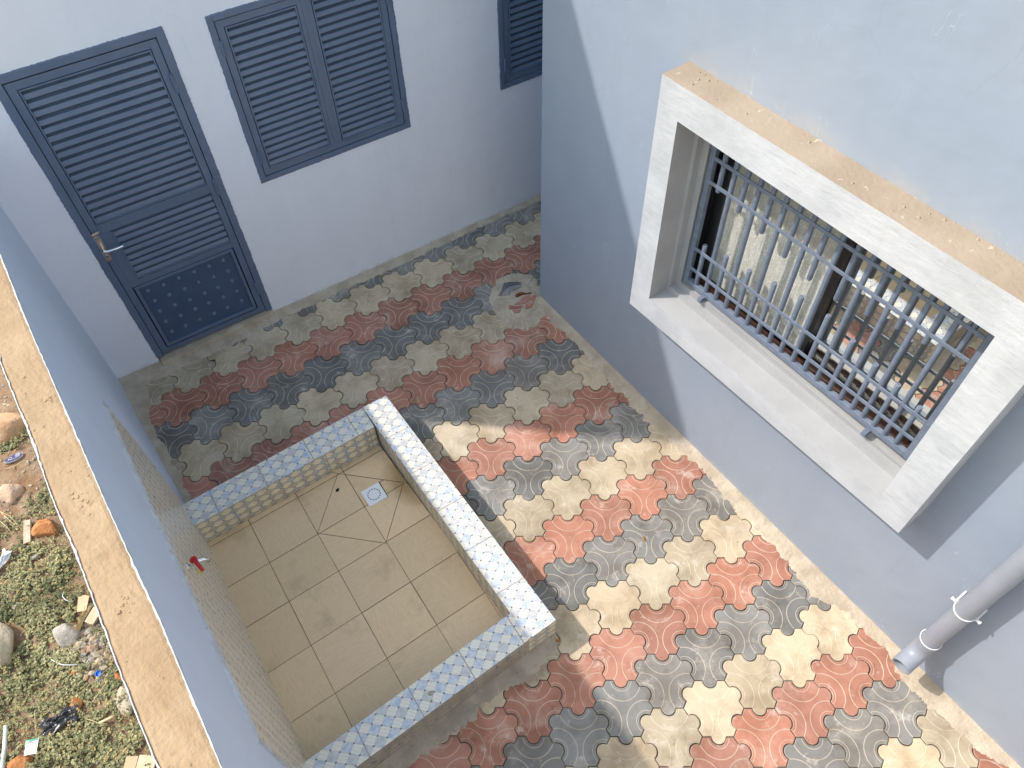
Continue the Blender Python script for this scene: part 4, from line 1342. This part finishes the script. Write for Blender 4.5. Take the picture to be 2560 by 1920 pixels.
mb = MB(); mb.add([(-.03, -.045, 0), (.028, -.05, .006), (.040, .03, .012), (.0, .045, .002), (-.035, .04, .0)], [(0, 1, 2, 3, 4)])
o = mb.build('cardboard_scrap', M['card'], loc=(-3.425, -.545, dirt_h(-3.425, -.545) + .022)); o.modifiers.new('thick', 'SOLIDIFY').thickness = .003
o.rotation_euler = (R(6), R(-8), R(-25)); tag(o, 'torn brown cardboard scrap against the wall above the wood block', 'cardboard')
mb = MB(); mb.box(-.045, .045, -.028, .028, -.012, .012); mb.box(-.045, .045, -.0285, -.010, .0115, .016)
o = mb.build('wood_block', M['wood'], bevel=.002, loc=(-3.397, -.645, dirt_h(-3.397, -.645) + .018)); o.rotation_euler = (R(5), R(-6), R(38))
tag(o, 'short pale sawn wood block against the wall beside the gravel', 'wood')
for k, (x, y, w, d_, rz, lb) in enumerate([(-3.445, -1.525, .030, .05, -.55, 'grey-brown board end at the bottom edge, left of the pale board'), (-3.375, -1.565, .045, .05, -.58, 'pale yellow board end at the bottom edge beside the wall')]):
    mb = MB(); mb.box(-w, w, -d_, d_, -.006, .006)
    o = mb.build('board', M['card'] if k == 0 else M['wood'], bevel=.0015, loc=(x, y, dirt_h(x, y) + .02 + .004 * k)); o.rotation_euler = (0, 0, rz)
    tag(o, lb, 'board')
mb = MB(); mb.tube([(-.04, 0, 0), (-.012, 0, .001), (.012, 0, .001), (.04, 0, 0)], .007, 10, radii=[.0078, .0068, .0070, .0080])
o = mb.build('bamboo_piece', M['straw'], smooth=True, loc=(-3.475, -1.245, dirt_h(-3.475, -1.245) + .028)); o.rotation_euler = (0, R(-6), R(-8))
tag(o, 'short dry bamboo stick in the weeds right of the black bag', 'stick')
mb = MB(); mb.tube([(0, .11, .012), (.0, 0, .008), (-.004, -.11, .01)], .011, 12)
o = mb.build('plastic_pipe', speckled('pale_plastic', (.62, .68, .64), (.50, .58, .52), 12, .4, .2), smooth=True, loc=(-3.955, -1.095, dirt_h(-3.955, -1.095) + .02)); o.rotation_euler = (0, 0, R(-15))
tag(o, 'pale greenish plastic pipe length in the near left corner', 'pipe')

# blue cap
mb = MB()
n = 28
for ra_, za, rb_, zb in ((.0165, 0, .0160, .011), (.0160, .011, .0135, .0112), (.0135, .0112, .0135, .002)):
    vs = [(ra_ * math.cos(2 * math.pi * k / n), ra_ * math.sin(2 * math.pi * k / n), za) for k in range(n)] + [(rb_ * math.cos(2 * math.pi * k / n), rb_ * math.sin(2 * math.pi * k / n), zb) for k in range(n)]
    mb.add(vs, [(k, (k + 1) % n, n + (k + 1) % n, n + k) for k in range(n)])
mb.add([(.0135 * math.cos(2 * math.pi * k / n), .0135 * math.sin(2 * math.pi * k / n), .002) for k in range(n)], [tuple(range(n))])
o = mb.build('bottle_cap', M['bluecap'], loc=(-3.457, -.976, dirt_h(-3.457, -.976) + .022)); o.rotation_euler = (R(14), R(-10), 0)
tag(o, 'bright blue plastic bottle cap among gravel', 'bottle cap')

# sachet with printing
sa = empty('sachet', (-3.838, -1.165, dirt_h(-3.838, -1.165) + .040), R(-22 + 180))
tag(sa, 'small white sachet with a green corner and yellow lettering in the weeds', 'sachet')
mb = MB()
N = 8
for j in range(N + 1):
    for i in range(N + 1):
        x, y = lerp(-.030, .030, i / N), lerp(-.036, .036, j / N)
        mb.v.append((x, y, .004 * math.cos(x * 45) + .002 * nz(x * 40, y * 40) - .004))
for j in range(N):
    for i in range(N):
        a = j * (N + 1) + i
        mb.f.append([a, a + 1, a + N + 2, a + N + 1]); mb.m.append(0); mb.c.append(None)
o = mb.build('film', M['clip'], sa); o.modifiers.new('thick', 'SOLIDIFY').thickness = .001
mb = MB()
mb.add([(.030, -.036, .0018), (.030, -.004, .0018), (.020, -.018, .003), (.004, -.026, .0042), (-.022, -.030, .003), (-.026, -.036, .0018)], [(0, 1, 2, 3, 4, 5)])
mb.build('green_corner', NT('green_print').done((.03, .32, .17), .4), sa)
mb = MB()
mb.tube([(.024, -.006, .0032), (.012, -.018, .0044), (-.012, -.022, .0044)], .0016, 6); mb.build('red_arc', NT('pink_print').done((.7, .2, .22), .4), sa)
mb = MB(); mb.add([(.012, -.008, .0048), (.024, -.004, .0042), (.022, .003, .0042), (.011, .0, .0048)][::-1], [(0, 1, 2, 3)])
mb.build('blue_patch', NT('blue_print').done((.04, .22, .62), .4), sa)
fc = bpy.data.curves.new('lettering', 'FONT'); fc.body = 'Kite'; fc.size = .026; fc.align_x = 'CENTER'; fc.extrude = .0003
tmp = bpy.data.objects.new('lettering', fc)
COL.objects.link(tmp)
bpy.context.view_layer.update()
me = bpy.data.meshes.new_from_object(tmp.evaluated_get(bpy.context.evaluated_depsgraph_get()))
bpy.data.objects.remove(tmp)
me.materials.clear(); me.materials.append(NT('yellow_print').done((.72, .58, .03), .4))
o = bpy.data.objects.new('lettering', me); COL.objects.link(o); o.parent = sa; o.location = (0, .010, .0056)

# wires and stalks
def strand(name, label, cat, pts, r, mat, group=None):
    m = MB(); m.tube([(x, y, dirt_h(x, y) + z) for x, y, z in pts], r, 6)
    return tag(m.build(name, mat, smooth=True), label, cat, group)
strand('wire', 'curved white wire running to the small orange brick scrap', 'wire', [(-3.65, -.77, .03), (-3.625, -.812, .034), (-3.60, -.84, .034), (-3.565, -.862, .036), (-3.53, -.88, .03)], .0022, M['clip'])
strand('wire', 'short white wire in the green weeds above the grey rock', 'wire', [(-3.500, -.42, .035), (-3.508, -.455, .04), (-3.498, -.485, .04), (-3.480, -.505, .035)], .0020, M['clip'])
stalks = [[(-3.40, -.985), (-3.47, -1.00), (-3.55, -1.02), (-3.60, -1.04)], [(-3.36, -.77), (-3.41, -.75), (-3.46, -.79), (-3.53, -.87)], [(-3.36, -1.02), (-3.44, -1.06), (-3.53, -1.12)],
          [(-3.70, .30), (-3.66, .20), (-3.60, .13)], [(-3.72, .34), (-3.66, .25), (-3.62, .12)], [(-3.74, .30), (-3.69, .18), (-3.66, .08)], [(-3.62, .62), (-3.55, .60), (-3.47, .62)],
          [(-3.385, -.09), (-3.42, -.115), (-3.45, -.13)], [(-3.78, -1.00), (-3.795, -1.06), (-3.80, -1.12)], [(-3.56, -1.19), (-3.52, -1.235), (-3.48, -1.27)]]
for k, pl in enumerate(stalks):
    strand('straw_stalk', 'thin dry straw stalk lying among the weeds beyond the wall', 'stalk', [(x, y, .028 + .006 * math.sin(q * 2 + k)) for q, (x, y) in enumerate(pl)], .0018, M['straw'], 'dry straw stalks in the weeds')

# gravel, too many to count
rng = random.Random(31)
tmpl = []
for s in range(6):
    bm = bmesh.new(); bmesh.ops.create_icosphere(bm, subdivisions=1, radius=1.0)
    vs = [v.co * (1 + .5 * nz(v.co.x * 1.3 + s * 3, v.co.y * 1.3, v.co.z * 1.3)) for v in bm.verts]
    bm.verts.index_update()
    tmpl.append((vs, [[v.index for v in f.verts] for f in bm.faces])); bm.free()
mb = MB()
cols = [(.40, .33, .25), (.34, .30, .26), (.46, .39, .30), (.28, .21, .15), (.38, .25, .17)]
def stone(x, y, s):
    vs, fs = rng.choice(tmpl)
    M3 = Matrix.Rotation(rng.uniform(0, 6.3), 3, 'Z') @ Matrix.Diagonal((s * rng.uniform(.7, 1.5), s * rng.uniform(.6, 1), s * rng.uniform(.45, .8)))
    o_ = Vector((x, y, dirt_h(x, y) + s * .25))
    c = Vector(rng.choice(cols)) * rng.uniform(.75, 1.2)
    mb.add([M3 @ v + o_ for v in vs], fs, 0, tuple(c) + (1,))
for k in range(260):       # heap by the wall
    x, y = rng.gauss(-3.435, .055), rng.gauss(-.83, .10)
    if x > -2.96: continue
    stone(x, y, rng.uniform(.008, .027))
for k in range(900):
    x, y = rng.uniform(-4.3, -2.98), rng.uniform(.15, 1.7)
    stone(x, y, rng.uniform(.002, .010) * (1.6 if rng.random() < .1 else 1))
for k in range(800):
    x, y = rng.uniform(-4.3, -2.98), rng.uniform(-2.3, .2)
    stone(x, y, rng.uniform(.002, .008))
tag(mb.build('gravel', M['gravel'], cols=True), 'small pale gravel and stone chips scattered on the soil', kind='stuff')

# creeping weeds
rng = random.Random(77)
mb = MB()
def weed_density(x, y):
    d = .50 + 1.35 * nz(x * 3.1, y * 3.1, 9.0) + .5 * nz(x * 9, y * 9, 5.0)
    d += .65 if y < -.05 else (-.15 if y > .25 else .15)
    if y > .50: d -= .75
    d -= 1.6 * math.exp(-(((x + 3.43) / .085) ** 2 + ((y + .83) / .15) ** 2))
    d -= 1.1 * math.exp(-(((x + 3.37) / .06) ** 2 + ((y + .06) / .14) ** 2))
    for (cx, cy, r_) in ((-3.502, .052, .085), (-3.545, -.672, .085), (-3.598, .095, .05), (-3.56, .68, .08), (-3.838, -1.165, .045), (-3.685, -1.115, .055), (-3.63, -1.09, .05), (-3.74, -1.09, .04), (-3.86, -.52, .12), (-3.955, -1.095, .04), (-3.76, -.04, .05), (-3.40, -.645, .06), (-3.425, -.545, .06), (-3.635, .44, .06), (-3.905, -1.2, .06), (-3.475, -1.245, .03), (-3.41, -1.54, .07)):
        if (x - cx) ** 2 + (y - cy) ** 2 < r_ ** 2: d -= 2.0
    return d
count = 0
while count < 9500:
    x, y = rng.uniform(-4.25, -2.97), rng.uniform(-2.2, 1.2)
    if rng.random() > weed_density(x, y): continue
    count += 1
    z0 = dirt_h(x, y)
    hue = .5 + .8 * nz(x * 4, y * 4, 20.0) + rng.uniform(-.35, .35)
    base = Vector((.105, .118, .050)).lerp(Vector((.35, .325, .17)), min(max(hue, 0), 1))
    if rng.random() < .14: base = Vector((.34, .27, .12))
    hgt = rng.uniform(.006, .040) * max(.4, 1 + 1.3 * nz(x * 5, y * 5, 40.0))
    lean = Vector((rng.gauss(0, .014), rng.gauss(0, .014), 0))
    nl = rng.randint(5, 8)
    for k in range(nl):
        t = (k + .6) / nl
        a = rng.uniform(0, 6.28)
        dirv = Vector((math.cos(a), math.sin(a), rng.uniform(-.1, .75))).normalized()
        p = Vector((x, y, z0)) + lean * t + Vector((0, 0, hgt * t + .003))
        ln = rng.uniform(.010, .022) * max(.45, 1 + .9 * nz(x * 6, y * 6, 33.0)) * (1.15 - .3 * t); w = ln * rng.uniform(.32, .46)
        sd = dirv.cross(Vector((0, 0, 1))).normalized() * w
        m1 = p + dirv * ln * .55; tip = p + dirv * ln - Vector((0, 0, ln * .2))
        cup = Vector((0, 0, w * .35))
        v = rng.uniform(.65, 1.35)
        c = (base.x * v, base.y * v, base.z * v, 1)
        mb.add([p, m1 + sd + cup, tip, m1 - sd + cup, m1], [(0, 4, 1), (4, 2, 1), (0, 3, 4), (3, 2, 4)], 0, c)
for k in range(520):      # dry wisps
    x, y = rng.uniform(-4.2, -3.0), rng.uniform(-1.9, .9)
    if rng.random() < .45: x, y = rng.gauss(-3.38, .05), rng.gauss(-.08, .13)
    a = rng.uniform(0, 6.28); L_ = rng.uniform(.02, .06)
    p = Vector((x, y, dirt_h(x, y) + rng.uniform(.006, .022))); d_ = Vector((math.cos(a), math.sin(a), rng.uniform(-.1, .15)))
    sd = Vector((-d_.y, d_.x, 0)) * .0009
    v = rng.uniform(.6, 1.2)
    bend = Vector((rng.gauss(0, .006), rng.gauss(0, .006), .006))
    mb.add([p - sd, p + sd, p + d_ * L_ * .5 + sd + bend, p + d_ * L_ * .5 - sd + bend, p + d_ * L_], [(0, 1, 2, 3), (3, 2, 4)], 0, (.46 * v, .36 * v, .20 * v, 1))
tag(mb.build('weeds', M['leaf'], cols=True), 'low creeping green weeds covering the soil beyond the wall', kind='stuff')

# ------------------------------------------------------------------ litter on the paving
def dead_leaf(name, label, x, y, l_, w, rz, mat, z=.002):
    m = MB()
    m.add([(-l_, 0, 0), (-l_ * .3, -w, .002), (l_ * .5, -w * .7, .004), (l_, 0, .001), (l_ * .4, w * .8, .004), (-l_ * .4, w, .002), (0, 0, .006)],
          [(0, 1, 6), (1, 2, 6), (2, 3, 6), (3, 4, 6), (4, 5, 6), (5, 0, 6)])
    o = m.build(name, mat, loc=(x, y, z)); o.rotation_euler = (0, 0, rz)
    o.modifiers.new('thick', 'SOLIDIFY').thickness = .0008
    return tag(o, label, 'leaf')
dead_leaf('dry_leaf', 'small curled brown leaf on a grey paver in the sun', -.558, -1.931, .022, .008, 1.2, M['leafdry'])
dead_leaf('dry_leaf', 'orange-brown leaf lying at the near corner of the basin', -1.318, -2.135, .032, .014, 1.9, M['leaforange'], .010)
mb = MB(); mb.tube([(-2.243, .755, .010), (-2.222, .748, .013), (-2.205, .741, .012)], .0035, 6, radii=[.002, .003, .006])
tag(mb.build('twig', M['slot']), 'short dark twig on the cement in front of the door', 'twig')
mb = MB(); mb.tube([(-.012, -.004, 0), (0, .0, .003), (.012, .006, 0)], .005, 7, radii=[.003, .009, .004])
o = mb.build('seed_pod', M['slot'], loc=(-1.925, -.665, .014)); tag(o, 'tiny dark seed pod on the basin floor under the far kerb', 'seed pod')
